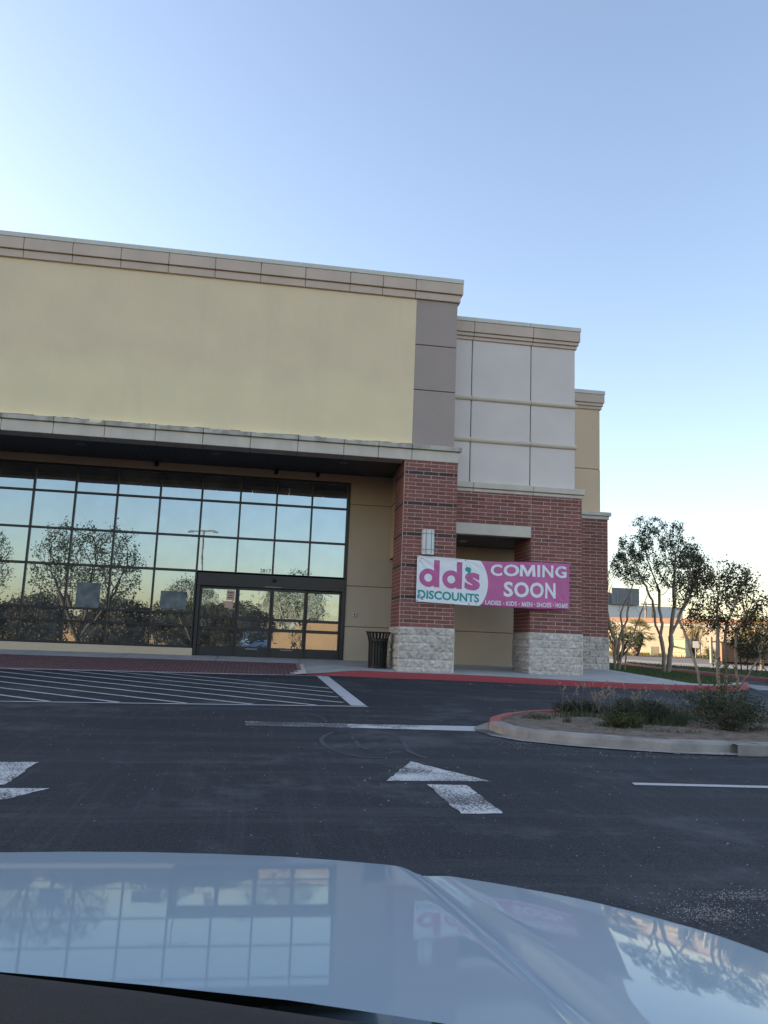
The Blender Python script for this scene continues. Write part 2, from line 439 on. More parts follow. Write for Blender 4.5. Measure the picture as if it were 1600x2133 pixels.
class MB:
    def __init__(s):
        s.v, s.f, s.mi = [], [], []
    def add(s, verts, faces, mi=0):
        o = len(s.v)
        s.v.extend([tuple(p) for p in verts])
        s.f.extend([tuple(i + o for i in f) for f in faces])
        s.mi.extend([mi] * len(faces))
    def box(s, x0, x1, y0, y1, z0, z1, mi=0):
        s.add([(x0, y0, z0), (x1, y0, z0), (x1, y1, z0), (x0, y1, z0), (x0, y0, z1), (x1, y0, z1), (x1, y1, z1), (x0, y1, z1)],
              [(0, 3, 2, 1), (4, 5, 6, 7), (0, 1, 5, 4), (1, 2, 6, 5), (2, 3, 7, 6), (3, 0, 4, 7)], mi)
    def quad(s, a, b, c, d, mi=0):
        s.add([a, b, c, d], [(0, 1, 2, 3)], mi)
    def prism(s, poly, z0, z1, mi=0):
        """vertical prism on a plan polygon (counter-clockwise); z may be functions of x, y"""
        fz0 = z0 if callable(z0) else (lambda x, y: z0)
        fz1 = z1 if callable(z1) else (lambda x, y: z1)
        n = len(poly)
        vs = [(x, y, fz0(x, y)) for x, y in poly] + [(x, y, fz1(x, y)) for x, y in poly]
        fs = [tuple(range(n - 1, -1, -1)), tuple(range(n, 2 * n))]
        fs += [(i, (i + 1) % n, n + (i + 1) % n, n + i) for i in range(n)]
        s.add(vs, fs, mi)
    def tube(s, pts, rad, n=8, mi=0, cap=True):
        pts = [Vector(p) for p in pts]
        if not isinstance(rad, (list, tuple)):
            rad = [rad] * len(pts)
        o = len(s.v)
        ref = Vector((0.3, 0.9, 0.2)).normalized()
        for i, p in enumerate(pts):
            d = (pts[min(i + 1, len(pts) - 1)] - pts[max(i - 1, 0)])
            d = d.normalized() if d.length > 1e-9 else Vector((0, 0, 1))
            a = d.cross(ref)
            if a.length < 1e-3:
                a = d.cross(Vector((1, 0, 0)))
            a.normalize()
            b = d.cross(a)
            for k in range(n):
                t = 2 * math.pi * k / n
                s.v.append(tuple(p + (a * math.cos(t) + b * math.sin(t)) * rad[i]))
        for i in range(len(pts) - 1):
            for k in range(n):
                s.f.append((o + i * n + k, o + i * n + (k + 1) % n, o + (i + 1) * n + (k + 1) % n, o + (i + 1) * n + k))
                s.mi.append(mi)
        if cap:
            s.f.append(tuple(o + k for k in range(n - 1, -1, -1))); s.mi.append(mi)
            e = o + (len(pts) - 1) * n
            s.f.append(tuple(e + k for k in range(n))); s.mi.append(mi)
    def lathe(s, c, prof, n=20, mi=0):
        o = len(s.v)
        for r, z in prof:
            for k in range(n):
                t = 2 * math.pi * k / n
                s.v.append((c[0] + r * math.cos(t), c[1] + r * math.sin(t), c[2] + z))
        for i in range(len(prof) - 1):
            for k in range(n):
                s.f.append((o + i * n + k, o + i * n + (k + 1) % n, o + (i + 1) * n + (k + 1) % n, o + (i + 1) * n + k))
                s.mi.append(mi)
    def mesh(s, name, mats, smooth=False):
        me = bpy.data.meshes.new(name)
        me.from_pydata(s.v, [], s.f)
        for m in (mats if isinstance(mats, (list, tuple)) else [mats]):
            me.materials.append(m)
        if any(s.mi):
            me.polygons.foreach_set('material_index', s.mi)
        if smooth:
            me.polygons.foreach_set('use_smooth', [True] * len(me.polygons))
        me.update()
        return me
    def build(s, name, mats, parent=None, smooth=False, **tags):
        return put(name, s.mesh(name, mats, smooth), parent, **tags)

def put(name, me, parent=None, loc=(0, 0, 0), **tags):
    o = bpy.data.objects.new(name, me)
    COL.objects.link(o)
    loc = Vector(loc)
    if parent is not None:
        o.parent = parent
        o.location = loc - ORG[parent.name]
    else:
        o.location = loc
    ORG[o.name] = loc
    for k, v in tags.items():
        o[k] = v
    return o

def thing(name, label, cat, loc, group=None):
    o = bpy.data.objects.new(name, None)
    COL.objects.link(o)
    o.empty_display_size = .2
    o.location = loc
    ORG[o.name] = Vector(loc)
    o['label'] = label
    o['category'] = cat
    if group:
        o['group'] = group
    return o

def tag(o, label, cat, group=None):
    o['label'] = label
    o['category'] = cat
    if group:
        o['group'] = group
    return o

def bevel(me, w=.006, seg=1):
    bm = bmesh.new()
    bm.from_mesh(me)
    bmesh.ops.bevel(bm, geom=[e for e in bm.edges if e.calc_face_angle(0) > .5], offset=w, segments=seg, affect='EDGES', profile=.5)
    bm.to_mesh(me)
    bm.free()
    return me

# ------------------------------------------------------------------ terrain
GY = [-500, -60, -20, -.4, 12, 26, 60, 900]
GZ = [-1.3, -1.05, -.65, -.16, .03, .48, .55, .6]
def gz(x, y):
    return float(np.interp(y, GY, GZ)) + .008 * min(0.0, max(x, -14) + 2)

def sheet(name, poly, h, m, cell=.6, ragged=0.0, **tags):
    """A ground sheet on a plan polygon, cut into cells so that it follows the terrain, h above it."""
    bm = bmesh.new()
    fz = h if callable(h) else (lambda x, y: h)
    bm.faces.new([bm.verts.new((x, y, 0)) for x, y in poly])
    xs = [p[0] for p in poly]; ys = [p[1] for p in poly]
    cuts = [(y, (0, 1, 0)) for y in np.arange(math.ceil(min(ys) / cell) * cell, max(ys), cell)] + \
           [(x, (1, 0, 0)) for x in np.arange(math.ceil(min(xs) / cell) * cell, max(xs), cell)]
    for v, n in cuts:
        bmesh.ops.bisect_plane(bm, geom=bm.verts[:] + bm.edges[:] + bm.faces[:], plane_co=(v * n[0], v * n[1], 0), plane_no=n)
    if ragged:
        for v in bm.verts:
            if v.is_boundary:
                q = noise.noise_vector(Vector((v.co.x * 9, v.co.y * 9, 2.0)))
                v.co.x += q.x * ragged
                v.co.y += q.y * ragged
    for v in bm.verts:
        v.co.z = gz(v.co.x, v.co.y) + fz(v.co.x, v.co.y)
    bmesh.ops.recalc_face_normals(bm, faces=bm.faces[:])
    if sum(f.normal.z for f in bm.faces) < 0:
        bmesh.ops.reverse_faces(bm, faces=bm.faces[:])
    me = bpy.data.meshes.new(name)
    bm.to_mesh(me); bm.free()
    me.materials.append(m)
    return put(name, me, **tags)

def strip_poly(a, b, w):
    a, b = Vector(a), Vector(b)
    d = (b - a).normalized()
    n = Vector((-d.y, d.x)) * (w / 2)
    return [tuple(a - n), tuple(b - n), tuple(b + n), tuple(a + n)]

# the asphalt ground, finely divided near the camera, reaching the horizon
gx = [-900, -300, -120, -60, -30, -20, -14, -10, -6, -2, 2, 6, 10, 14, 20, 30, 45, 60, 100, 200, 400, 900]
gyy = [-500, -200, -100, -60, -40, -30, -20, -15, -10, -5, -.4, 4, 8, 12, 16, 20, 26, 35, 45, 60, 100, 200, 400, 900]
g = MB()
g.v = [(x, y, gz(x, y)) for y in gyy for x in gx]
nx = len(gx)
g.f = [(j * nx + i, j * nx + i + 1, (j + 1) * nx + i + 1, (j + 1) * nx + i) for j in range(len(gyy) - 1) for i in range(nx - 1)]
g.mi = [0] * len(g.f)
g.build('parking_lot', MT['asphalt'], kind='structure')

# ------------------------------------------------------------------ pavement with red kerb in front of the store
def sw(x, y):                      # top of the pavement, rising gently to the doors
    return .045 * min(max(y, -1.6), 3.4) + .008 * min(0.0, max(x, -14) + 2) * .4

KF = [(-2.3, -.30), (-1.3, -.38), (-.4, -.52), (1.5, -.62), (3.0, -.92), (4.3, -1.24), (5.5, -1.42), (6.6, -1.48), (7.7, -1.34), (8.6, -.98), (9.3, -.42), (9.75, .25)]
KB = [(7.15, 3.2), (7.25, 2.9), (7.35, .5), (7.42, -.75), (7.9, -1.0), (8.6, -.62), (9.2, -.05)]
def kerb_top(x, y):
    if x < -.9:
        t = min(1, max(0, (x + 2.3) / 1.4))
        zr = gz(x, y) + .012
        return zr + (sw(x, y) - zr) * t * t * (3 - 2 * t)
    return sw(x, y)
# pavement slab: main rectangle left of the kerb ramp + area in front of the pillars
mb = MB()
px_ = list(np.arange(-16, -2.29, .8)) + [-2.3]
# behind the paver ramp
rows = [1.35, 2.0, 2.6, 3.6]
vs = [(x, y, sw(x, y)) for y in rows for x in px_]
n_ = len(px_)
mb.add(vs, [(j * n_ + i, j * n_ + i + 1, (j + 1) * n_ + i + 1, (j + 1) * n_ + i) for j in range(3) for i in range(n_ - 1)])
# in front of the pillars, following the kerb line
cols = []
def kf_at(x):
    return float(np.interp(x, [p[0] for p in KF], [p[1] for p in KF]))
xs_ = list(np.arange(-2.3, 7.1, .35)) + [7.1]
cols = [[(x, kf_at(x) + .15 + (3.6 - kf_at(x) - .15) * t) for t in (0, .12, .3, .6, 1)] for x in xs_]
vs = []
for c in cols:
    for (x, y) in c:
        z = sw(x, y)
        if x < -.9:
            t = min(1, max(0, (x + 2.3) / 1.4)); t = t * t * (3 - 2 * t)
            k = max(0, 1 - (y - kf_at(x)) / 1.6)
            z = z * (1 - k * (1 - t)) + (gz(x, y) + .012) * k * (1 - t)
        vs.append((x, y, z))
mb.add(vs, [(i * 5 + j, (i + 1) * 5 + j, (i + 1) * 5 + j + 1, i * 5 + j + 1) for i in range(len(xs_) - 1) for j in range(4)])
# the wedge beside the lawn
xs2 = [7.1, 7.5, 8.0, 8.5, 9.0, 9.4]
kb_y = [3.3, -.75, -.86, -.55, -.12, .12]
vs = []
for x, yb in zip(xs2, kb_y):
    ya = kf_at(x) + .15
    for t in (0, .5, 1):
        y = ya + (max(yb, ya + .02) - ya) * t
        vs.append((x, y, sw(x, y)))
mb.add(vs, [(i * 3 + j, (i + 1) * 3 + j, (i + 1) * 3 + j + 1, i * 3 + j + 1) for i in range(len(xs2) - 1) for j in range(2)])
# joints cut across the slab
pav = mb.build('pavement', MT['concrete'], kind='structure', label='pale concrete pavement along the storefront')
jm = MB()
for x in (-14.2, -11.8, -9.4, -7.0, -4.6, -2.35):
    for y0, y1 in ((1.37, 2.0), (2.0, 2.6), (2.6, 3.2)):
        jm.quad((x - .006, y0, sw(x, y0) + .003), (x + .006, y0, sw(x, y0) + .003), (x + .006, y1, sw(x, y1) + .003), (x - .006, y1, sw(x, y1) + .003))
for x in (-.1, 1.6, 3.4, 5.2, 6.6):
    ya = kf_at(x) + .16
    ye = -.05 if x < 5.1 else 3.0
    for k in range(6):
        y0 = ya + (ye - ya) * k / 6; y1 = ya + (ye - ya) * (k + 1) / 6
        jm.quad((x - .006, y0, sw(x, y0) + .003), (x + .006, y0, sw(x, y0) + .003), (x + .006, y1, sw(x, y1) + .003), (x - .006, y1, sw(x, y1) + .003))
jm.build('pavement_joints', MT['joint'], kind='structure')

# sloping red paver ramp down to the hatched crossing
mb = MB()
def ramp_z(x, y):
    t = min(1, max(0, (y + .55) / 1.9))
    return (gz(x, y) + .01) * (1 - t) + (sw(x, 1.35) + .002) * t
xs3 = list(np.arange(-16, -2.3, .5)) + [-2.3]
ys3 = [-.62, -.3, .1, .5, .9, 1.347]
def ramp_y(x, y):
    return y + (.0 if x < -3 else .32 * (x + 3) / .7 * (1 - (y + .62) / 1.97))
vs = [(x, ramp_y(x, y), ramp_z(x, ramp_y(x, y))) for y in ys3 for x in xs3]
n_ = len(xs3)
mb.add(vs, [(j * n_ + i, j * n_ + i + 1, (j + 1) * n_ + i + 1, (j + 1) * n_ + i) for j in range(5) for i in range(n_ - 1)])
ramp = mb.build('ramp_path', MT['mortar'], kind='structure')
for p in ramp.data.vertices:
    p.co.z -= .006
ramp.data.update()
# ramp pavers: too small to tell apart singly from here, joined
mb = MB()
y = -.58
row = 0
while y < 1.25:
    x = -12.4 + (.1 if row % 2 else 0)
    while x < -2.55 - (.0 if y > .2 else (.2 - y) * .35):
        a, b_ = x + .004, x + .196
        q = []
        for (xx, yy) in ((a, y + .004), (b_, y + .004), (b_, y + .096), (a, y + .096)):
            q.append((xx, yy, ramp_z(xx, yy) + rng.uniform(0, .002)))
        mb.quad(*q)
        x += .2
    y += .1
    row += 1
mb.build('paver', MT['paver'], ramp, kind='stuff')

# kerb along the pavement
def kerb_run(name, pts, top, mtop, mface, w=.15, lip=.02, **tags):
    """kerb of rounded profile along a plan polyline; the road lies on its right-hand side when walking along pts"""
    mb = MB()
    P = [Vector(p) for p in pts]
    # resample
    Q = []
    for a, b in zip(P[:-1], P[1:]):
        k = max(1, int((b - a).length / .25))
        for i in range(k):
            Q.append(a.lerp(b, i / k))
    Q.append(P[-1])
    prof = [(.0, 'g', -.05), (.0, 'g', .0), (.018, 't', -.035), (.04, 't', -.008), (.07, 't', 0), (w, 't', 0), (w, 'g', -.05)]
    o = []
    for i, q in enumerate(Q):
        d = (Q[min(i + 1, len(Q) - 1)] - Q[max(i - 1, 0)]).normalized()
        n = Vector((-d.y, d.x))
        wob = .004 * noise.noise(Vector((q.x * 3, q.y * 3, 0)))
        for off, ref, dz in prof:
            c = q + n * (off + wob)
            zg = gz(c.x, c.y)
            zt = top(c.x, c.y)
            z = zg + dz if ref == 'g' else max(zt + dz, zg + .001)
            o.append((c.x, c.y, z))
    m_ = len(prof)
    fs = [(i * m_ + j, (i + 1) * m_ + j, (i + 1) * m_ + j + 1, i * m_ + j + 1) for i in range(len(Q) - 1) for j in range(m_ - 1)]
    mb.add(o, fs)
    mb.mi = [(0 if (k % (m_ - 1)) < 3 else 1) for k in range(len(fs))]
    return mb.build(name, [mface, mtop], **tags)

kerb_run('kerb', KF, lambda x, y: kerb_top(x, y) + .002, MT['red_kerb'], MT['red_kerb'], kind='structure', label='red painted kerb edging the pavement')
# rounded end of the kerb turning round the lawn
KE = [(9.75, .25), (10.2, 1.1), (10.6, 2.3), (10.95, 4.0), (11.2, 6.0), (11.45, 8.5), (11.6, 12.0)]
kerb_run('kerb', KE, lambda x, y: gz(x, y) + .12, MT['kerb_concrete'], MT['kerb_concrete'], kind='structure')
# gutter apron in front of the kerb tip
sheet('gutter', [(9.45, -.62), (10.4, -.35), (11.2, 1.6), (10.9, 2.4), (10.0, .6)], .006, MT['kerb_concrete'], kind='structure')

# ------------------------------------------------------------------ painted markings (sheets 4 mm above the asphalt)
H = .004
sheet('crossing_marking', strip_poly((-12.2, -.72), (-5.6, -.72), .085), H, MT['white_line'], kind='structure', cell=.3, ragged=.02)
sheet('crossing_marking', strip_poly((-5.6, -.72), (-1.95, -.56), .085), H, MT['white_line'], kind='structure', cell=.3, ragged=.02)
sheet('crossing_marking', strip_poly((-12.2, -7.70), (-1.72, -7.22), .085), H, MT['white_line'], kind='structure', cell=.3, ragged=.02)
sheet('crossing_marking', [(-1.98, -7.12), (-1.73, -7.12), (-1.80, -.62), (-2.08, -.62)], H, MT['white_line'], kind='structure')
# hatch stripes: direction (2.15, -1.84) ; spacing along the lower line about 1.0 m
sd = Vector((2.15, -1.84)).normalized()
for k in range(-6, 9):
    xb = -6.55 + k * 1.0          # foot of the stripe on the lower line
    yb = -7.22 - .0458 * (-1.72 - xb) + .05
    a = Vector((xb, yb))
    t_top = (yb + .72) / sd.y * -1
    L_ = abs((yb + .72) / sd.y)
    b_ = a - sd * L_
    lo, hi = 0.0, 1.0
    pts = [a + (b_ - a) * t for t in np.linspace(0, 1, 60)]
    pts = [p for p in pts if -12.2 < p.x < (-1.95 - .015 * 0)]
    if len(pts) < 4:
        continue
    sheet('hatch_marking', strip_poly(pts[0], pts[-1], .088), H + .004, MT['white_line'], kind='structure', cell=.3, ragged=.02)
# worn stop line
sheet('stop_line', [(-3.62, -9.72), (-2.3, -9.80), (-2.3, -9.42), (-3.62, -9.30)], H, MT['white_gone'], kind='structure', cell=.1, ragged=.03)
sheet('stop_line', [(-2.3, -9.80), (-1.2, -9.84), (-1.2, -9.40), (-2.3, -9.42)], H, MT['white_worn'], kind='structure')
sheet('stop_line', [(-1.2, -9.84), (-.58, -9.86), (-.50, -9.36), (-1.2, -9.40)], H, MT['white_line'], kind='structure')
# straight-on arrow and the lane arrow at the left edge
sheet('arrow_marking', [(-2.36, -13.18), (-1.41, -13.16), (-1.96, -12.22)], H, MT['white_worn'], kind='structure', cell=.06, ragged=.025)
sheet('arrow_marking', [(-2.00, -14.36), (-1.66, -14.34), (-1.69, -13.33), (-2.02, -13.33)], H, MT['white_worn'], kind='structure', cell=.06, ragged=.025)
sheet('arrow_marking', [(-6.05, -13.42), (-5.40, -13.42), (-5.41, -12.41), (-6.05, -12.46)], H, MT['white_worn'], kind='structure', cell=.06, ragged=.025)
sheet('arrow_marking', [(-6.10, -13.55), (-5.62, -14.55), (-5.03, -13.54)], H, MT['white_worn'], kind='structure', cell=.06, ragged=.025)
sheet('lane_line', [(-.10, -13.22), (4.2, -13.44), (4.2, -13.33), (-.08, -13.12)], H, MT['white_line'], kind='structure')

# ------------------------------------------------------------------ store building
B = thing('store_building', 'large vacant store with yellow stucco sign wall, brick pillars and black glass storefront', 'store', (-4, 3, .1))
D = 3.225                      # plane of the storefront
XL = -92.0                     # the building goes on to the left, out of the frame

mb = MB(); mb.box(XL, .180, .09, .75, 5.87, 10.42)
mb.build('sign_wall', MT['yellow'], B)
mb = MB()
mb.box(.205, 1.30, .13, 17, 5.62, 10.42)        # body behind the mauve panels
mb.box(XL, .2, .75, 17, 5.62, 10.40)
mb.build('upper_wall', MT['joint'], B)
# three mauve panels at the end of the sign wall, separated by reveals
for z0, z1 in ((5.88, 7.405), (7.425, 8.670), (8.690, 9.97)):
    mb = MB(); mb.box(.183, 1.322, .088, 17.2, z0, z1)
    put('wall_panel', bevel(mb.mesh('wall_panel', MT['mauve']), .008), B)

# cornice of the sign wall: metal coping over two courses of blocks
JX = [-10.02, -8.83, -7.63, -6.43, -5.24, -4.05, -2.87, -1.67, -.78, .13]
def course(name, edges, y0, y1, z0, z1, m, parent=B, xend=None, bev=.01, gap=.006, slope=0.0):
    for a, b_ in zip(edges[:-1], edges[1:]):
        mb = MB()
        a2, b2 = a + gap, (b_ - gap if b_ != edges[-1] else b_)
        mb.add([(a2, y0, z0), (b2, y0, z0), (b2, y1, z0), (a2, y1, z0), (a2, y0, z1 - slope), (b2, y0, z1 - slope), (b2, y1, z1), (a2, y1, z1)],
               [(0, 3, 2, 1), (4, 5, 6, 7), (0, 1, 5, 4), (1, 2, 6, 5), (2, 3, 7, 6), (3, 0, 4, 7)])
        put(name, bevel(mb.mesh(name, m), bev), parent)
far = [-40.0, -12.42, -11.22]
course('cornice_block', far + JX + [1.45], -.03, 17.3, 10.18, 10.488, MT['cornice'])
course('cornice_block', far + JX + [1.39], .025, 17.3, 9.968, 10.172, MT['cornice'])
course('coping', [-40, -12.5, -8.8, -5.9, -3.0, -1.6, 1.46], -.042, 17.3, 10.492, 10.615, MT['coping'], bev=.006, gap=.003, slope=.0)
mb = MB(); mb.box(XL, -40.01, -.03, 1.0, 9.97, 10.61); mb.build('cornice', MT['cornice'], B)
# fascia band over the entrance
FX = [-10.06, -8.84, -7.62, -6.39, -5.22, -4.03, -2.82, -1.63, -.72, .17]
course('fascia_block', far + FX + [1.502], -.083, .6, 5.748, 5.895, MT['cast_dirty'], slope=.03)
course('fascia_block', far + FX + [1.442], -.02, .5, 5.450, 5.740, MT['cast'])
mb = MB(); mb.box(XL, -40.01, -.05, .5, 5.45, 5.89); mb.build('fascia', MT['cast'], B)
# ragged edge of the yellow paint running over the fascia top
mb = MB()
x = -12.0
while x < .18:
    w = rng.uniform(.04, .22)
    n = noise.noise(Vector((x * .9, 3.1, 0)))
    dz = max(0, .028 + .05 * n + rng.uniform(-.012, .012))
    if -8.0 < x < -7.85:
        dz = .11
    if dz > .012:
        zt = 5.905
        mb.add([(x, -.0875, 5.866 - dz + .03), (x + w, -.0875, 5.866 - dz * rng.uniform(.6, 1) + .03), (x + w, -.083, 5.872), (x, -.083, 5.872), (x, .088, zt), (x + w, .088, zt)],
               [(0, 1, 2, 3), (3, 2, 5, 4)])
    x += w
mb.build('paint_edge', MT['drip'], B)

# soffit of the canopy: boarded, with grooves, joined
mb = MB()
x = -40.0
while x < 1.2:
    step = .15 if x > -13 else 1.5
    mb.box(x + .004, x + step - .006, .48, D - .01, 5.60, 5.64)
    x += step
mb.build('soffit_board', MT['soffit'], B, kind='stuff')
mb = MB(); mb.box(XL, 1.3, .45, D, 5.645, 5.70); mb.build('soffit', MT['frame'], B)

# ---- walls on the storefront plane
def panel(name, x0, x1, z0, z1, m, y0=D, y1=D + .25, bev=.012, parent=B):
    mb = MB(); mb.box(x0, x1, y0, y1, z0, z1)
    return put(name, bevel(mb.mesh(name, m), bev), parent)
# beige wall right of the doors, panels between reveals, running behind both pillars
for z0, z1 in ((-.2, 1.100), (1.115, 2.285), (2.300, 4.715), (4.730, 5.64)):
    panel('wall_panel', -1.055, 1.6 if z0 < 4 else 1.2, z0, z1, MT['beige'])
for z0, z1 in ((-.2, 1.100), (1.115, 2.285), (2.300, 3.70)):
    panel('wall_panel', 1.604, 5.2, z0, z1, MT['beige'])
mb = MB(); mb.box(-1.05, 5.2, D + .02, D + .3, -.3, 5.62); mb.build('wall', MT['joint'], B)
# header over the glazing, sill wall under it
mb = MB(); mb.box(-40, -1.06, D, D + .25, 5.372, 5.598); mb.build('header_wall', MT['beige'], B)
mb = MB(); mb.box(-40, -5.33, D - .04, D + .2, -.25, .325); put('sill_wall', bevel(mb.mesh('sill_wall', MT['beige']), .01), B)
# bulkhead between pillar and wall
mb = MB(); mb.box(.19, 1.35, 1.43, D - .002, 3.14, 5.598); mb.build('bulkhead', MT['beige'], B)
mb = MB(); mb.box(.17, .188, 1.44, D - .004, 4.712, 4.724); mb.box(.19, 1.35, 1.44, D - .01, 3.125, 3.138); mb.build('bulkhead_trim', MT['joint'], B)

# ---- storefront glazing
W = put('storefront_window', (lambda m: (m.box(-13.4, -1.07, D + .10, D + .104, .33, .335), m.mesh('storefront_window', MT['frame']))[1])(MB()), B)
VX = [-13.45, -12.30, -11.16, -10.03, -8.90, -7.75, -6.56, -5.385, -4.28, -3.225, -2.185, -1.13]
HZ = [.36, .94, 1.30, 2.51, 3.515, 4.565, 5.34]
MW = .055
def bar(x0, x1, z0, z1, y0=D + .01, y1=D + .13, name='mullion', parent=W, m='frame'):
    mb = MB(); mb.box(x0, x1, y0, y1, z0, z1)
    return put(name, bevel(mb.mesh(name, MT[m]), .004), parent)
for i, x in enumerate(VX):
    z0 = .333 if x < -5.3 else 2.50
    bar(x - MW / 2, x + MW / 2, z0, 5.37)
for j, z in enumerate(HZ):
    for i in range(len(VX) - 1):
        if VX[i] > -5.4 and z < 2.6:
            continue
        h_ = .03 if 0 < j < 6 else .035
        if z == 2.51: h_ = .035
        bar(VX[i] + MW / 2 + .001, VX[i + 1] - MW / 2 - .001, z - h_, z + h_, D + .013, D + .127)
for i in range(len(VX) - 1):
    for j in range(len(HZ) - 1):
        if VX[i] > -5.4 and HZ[j] < 2.5:
            continue
        mb = MB()
        tx, tz = rng.uniform(-.004, .004), rng.uniform(-.003, .003)
        x0, x1, z0, z1 = VX[i] + .02, VX[i + 1] - .02, HZ[j] + .02, HZ[j + 1] - .02
        yy = D + .06
        cx, cz = (x0 + x1) / 2, (z0 + z1) / 2
        fy = lambda x, z: yy + (x - cx) * tx + (z - cz) * tz
        vs = [(x0, fy(x0, z0), z0), (x1, fy(x1, z0), z0), (x1, fy(x1, z1), z1), (x0, fy(x0, z1), z1)]
        mb.quad(*vs)
        mb.build('pane', MT['glass'], W)
# right jamb and black surround of the glazing
bar(-1.10, -1.062, .1, 5.37, D - .01, D + .13, 'jamb')
# ---- automatic door unit
DR = put('sliding_door', (lambda m: (m.box(-5.33, -1.10, D - .06, D + .14, 2.10, 2.472), m.mesh('door_header', MT['frame']))[1])(MB()), B)
bevel(DR.data, .01)
mb = MB()
for z in (2.18, 2.27, 2.36, 2.43):
    mb.box(-5.30, -1.12, D - .072, D - .058, z - .012, z + .012)
mb.build('header_rib', MT['frame'], DR)
mb = MB(); mb.lathe((-3.16, D - .10, 2.33), [(.0, .05), (.05, .04), (.06, 0), (.05, -.04), (0, -.05)], 12); mb.build('door_sensor', MT['black_metal'], DR, smooth=True)
mb = MB(); mb.box(-3.42, -2.95, D - .075, D - .061, 2.125, 2.15); mb.build('door_label', MT['frame_grey'], DR)
for xa, xb in ((-5.33, -5.24), (-1.185, -1.10)):
    mb = MB(); mb.box(xa, xb, D - .045, D + .14, .05, 2.098); mb.build('jamb', MT['frame'], DR)
LX = [-5.238, -4.185, -3.20, -2.215, -1.187]
for i in range(4):
    yo = D + (.05 if i in (0, 3) else .0)
    x0, x1 = LX[i] + .004, LX[i + 1] - .004
    mb = MB()
    st = .055
    mb.box(x0, x0 + st, yo, yo + .045, .10, 2.09); mb.box(x1 - st, x1, yo, yo + .045, .10, 2.09)
    for z0, z1 in ((.10, .41), (.865, .955), (1.165, 1.245), (2.02, 2.09)):
        mb.box(x0 + st + .001, x1 - st - .001, yo + .002, yo + .043, z0, z1)
    leaf = put('door', bevel(mb.mesh('door', MT['frame']), .004), B)
    for z0, z1 in ((.405, .87), (.95, 1.17), (1.24, 2.025)):
        mb = MB()
        t = rng.uniform(-.002, .002); t2 = rng.uniform(-.001, .0012)
        mb.quad((x0 + st - .01, yo + .022 - t - t2, z0), (x1 - st + .01, yo + .022 + t - t2, z0), (x1 - st + .01, yo + .022 + t + t2, z1), (x0 + st - .01, yo + .022 - t + t2, z1))
        mb.build('pane', MT['door_glass'], leaf)
    if i in (1, 2):
        mb = MB(); mb.box((x0 + x1) / 2 - .17, (x0 + x1) / 2 + .17, yo - .004, yo + .001, .345, .375); mb.build('push_label', MT['frame_grey'], leaf)
mb = MB(); mb.box(-5.33, -1.10, D - .05, D + .2, .04, .098); mb.build('threshold', MT['frame'], B)

# room behind the glass
mb = MB()
mb.box(-13.6, 1.0, 9.0, 9.2, .1, 5.7)
mb.box(-13.8, -13.6, D + .3, 9.2, .1, 5.7)
mb.box(.6, .8, D + .3, 9.2, .1, 5.7)
mb.box(-13.6, 1.0, D + .2, 9.2, 5.45, 5.6)
mb.build('room_wall', MT['room'], B)
mb = MB(); mb.box(-13.8, 1.0, D + .14, 9.2, .0, .13); mb.build('room_floor', MT['room_floor'], B)

# house number over the doors
def text_mesh(body, size=1.0, offset=0.0, cut=None):
    cu = bpy.data.curves.new('lettering', 'FONT')
    cu.body = body
    cu.size = size
    cu.offset = offset
    cu.align_x = 'LEFT'
    cu.resolution_u = 3
    o = bpy.data.objects.new('lettering', cu)
    COL.objects.link(o)
    dg = bpy.context.evaluated_depsgraph_get()
    dg.update()
    me = bpy.data.meshes.new_from_object(o.evaluated_get(dg))
    bpy.data.objects.remove(o)
    bpy.data.curves.remove(cu)
    me.materials.clear()
    return me

def text_fit(body, x0, x1, z0, z1, offset=.0):
    """vertices (2D) and faces of a lettering filled into the box x0..x1, z0..z1"""
    me = text_mesh(body, 1.0, offset)
    P = np.array([v.co[:2] for v in me.vertices])
    F = [tuple(p.vertices) for p in me.polygons]
    bpy.data.meshes.remove(me)
    mn, mx = P.min(0), P.max(0)
    P = (P - mn) / (mx - mn)
    P[:, 0] = x0 + P[:, 0] * (x1 - x0)
    P[:, 1] = z0 + P[:, 1] * (z1 - z0)
    return P, F

P, F = text_fit('2817', -3.585, -3.27, 2.555, 2.665, .012)
mb = MB(); mb.add([(p[0], D + .052, p[1]) for p in P], F)
mb.build('house_number', MT['black_print'], B)
# ceiling lights and camera domes under the soffit
for x in (-8.51, -4.97, -1.47):
    mb = MB(); mb.lathe((x, 1.6, 5.60), [(.0, .012), (.07, .01), (.10, -.006), (.11, 0), (.11, .01)], 16)
    mb.build('recessed_light', MT['lamp_metal'], B, smooth=True)
mb = MB(); mb.lathe((2.1, 1.9, 3.63), [(.0, .012), (.07, .01), (.10, -.006), (.11, 0), (.11, .01)], 16)
mb.build('recessed_light', MT['lamp_metal'], B, smooth=True)
for x in (-6.73, -3.30, -2.07):
    mb = MB(); mb.lathe((x, D - .10, 5.50), [(.0, -.055), (.03, -.05), (.05, -.03), (.06, 0), (.062, .07), (.03, .1)], 14)
    mb.build('camera_dome', MT['black_metal'], B, smooth=True)
mb = MB(); mb.box(-.83, -.74, D - .05, D, 1.40, 1.53)
put('door_bell', bevel(mb.mesh('door_bell', MT['lamp_metal']), .01), B)
mb = MB(); mb.box(-.81, -.77, D - .056, D - .05, 1.44, 1.49); mb.build('bell_button', MT['black_metal'], B)
mb = MB(); mb.box(2.70, 3.10, D - .012, D, 1.25, 1.80); put('access_hatch', bevel(mb.mesh('access_hatch', MT['beige']), .006), B)

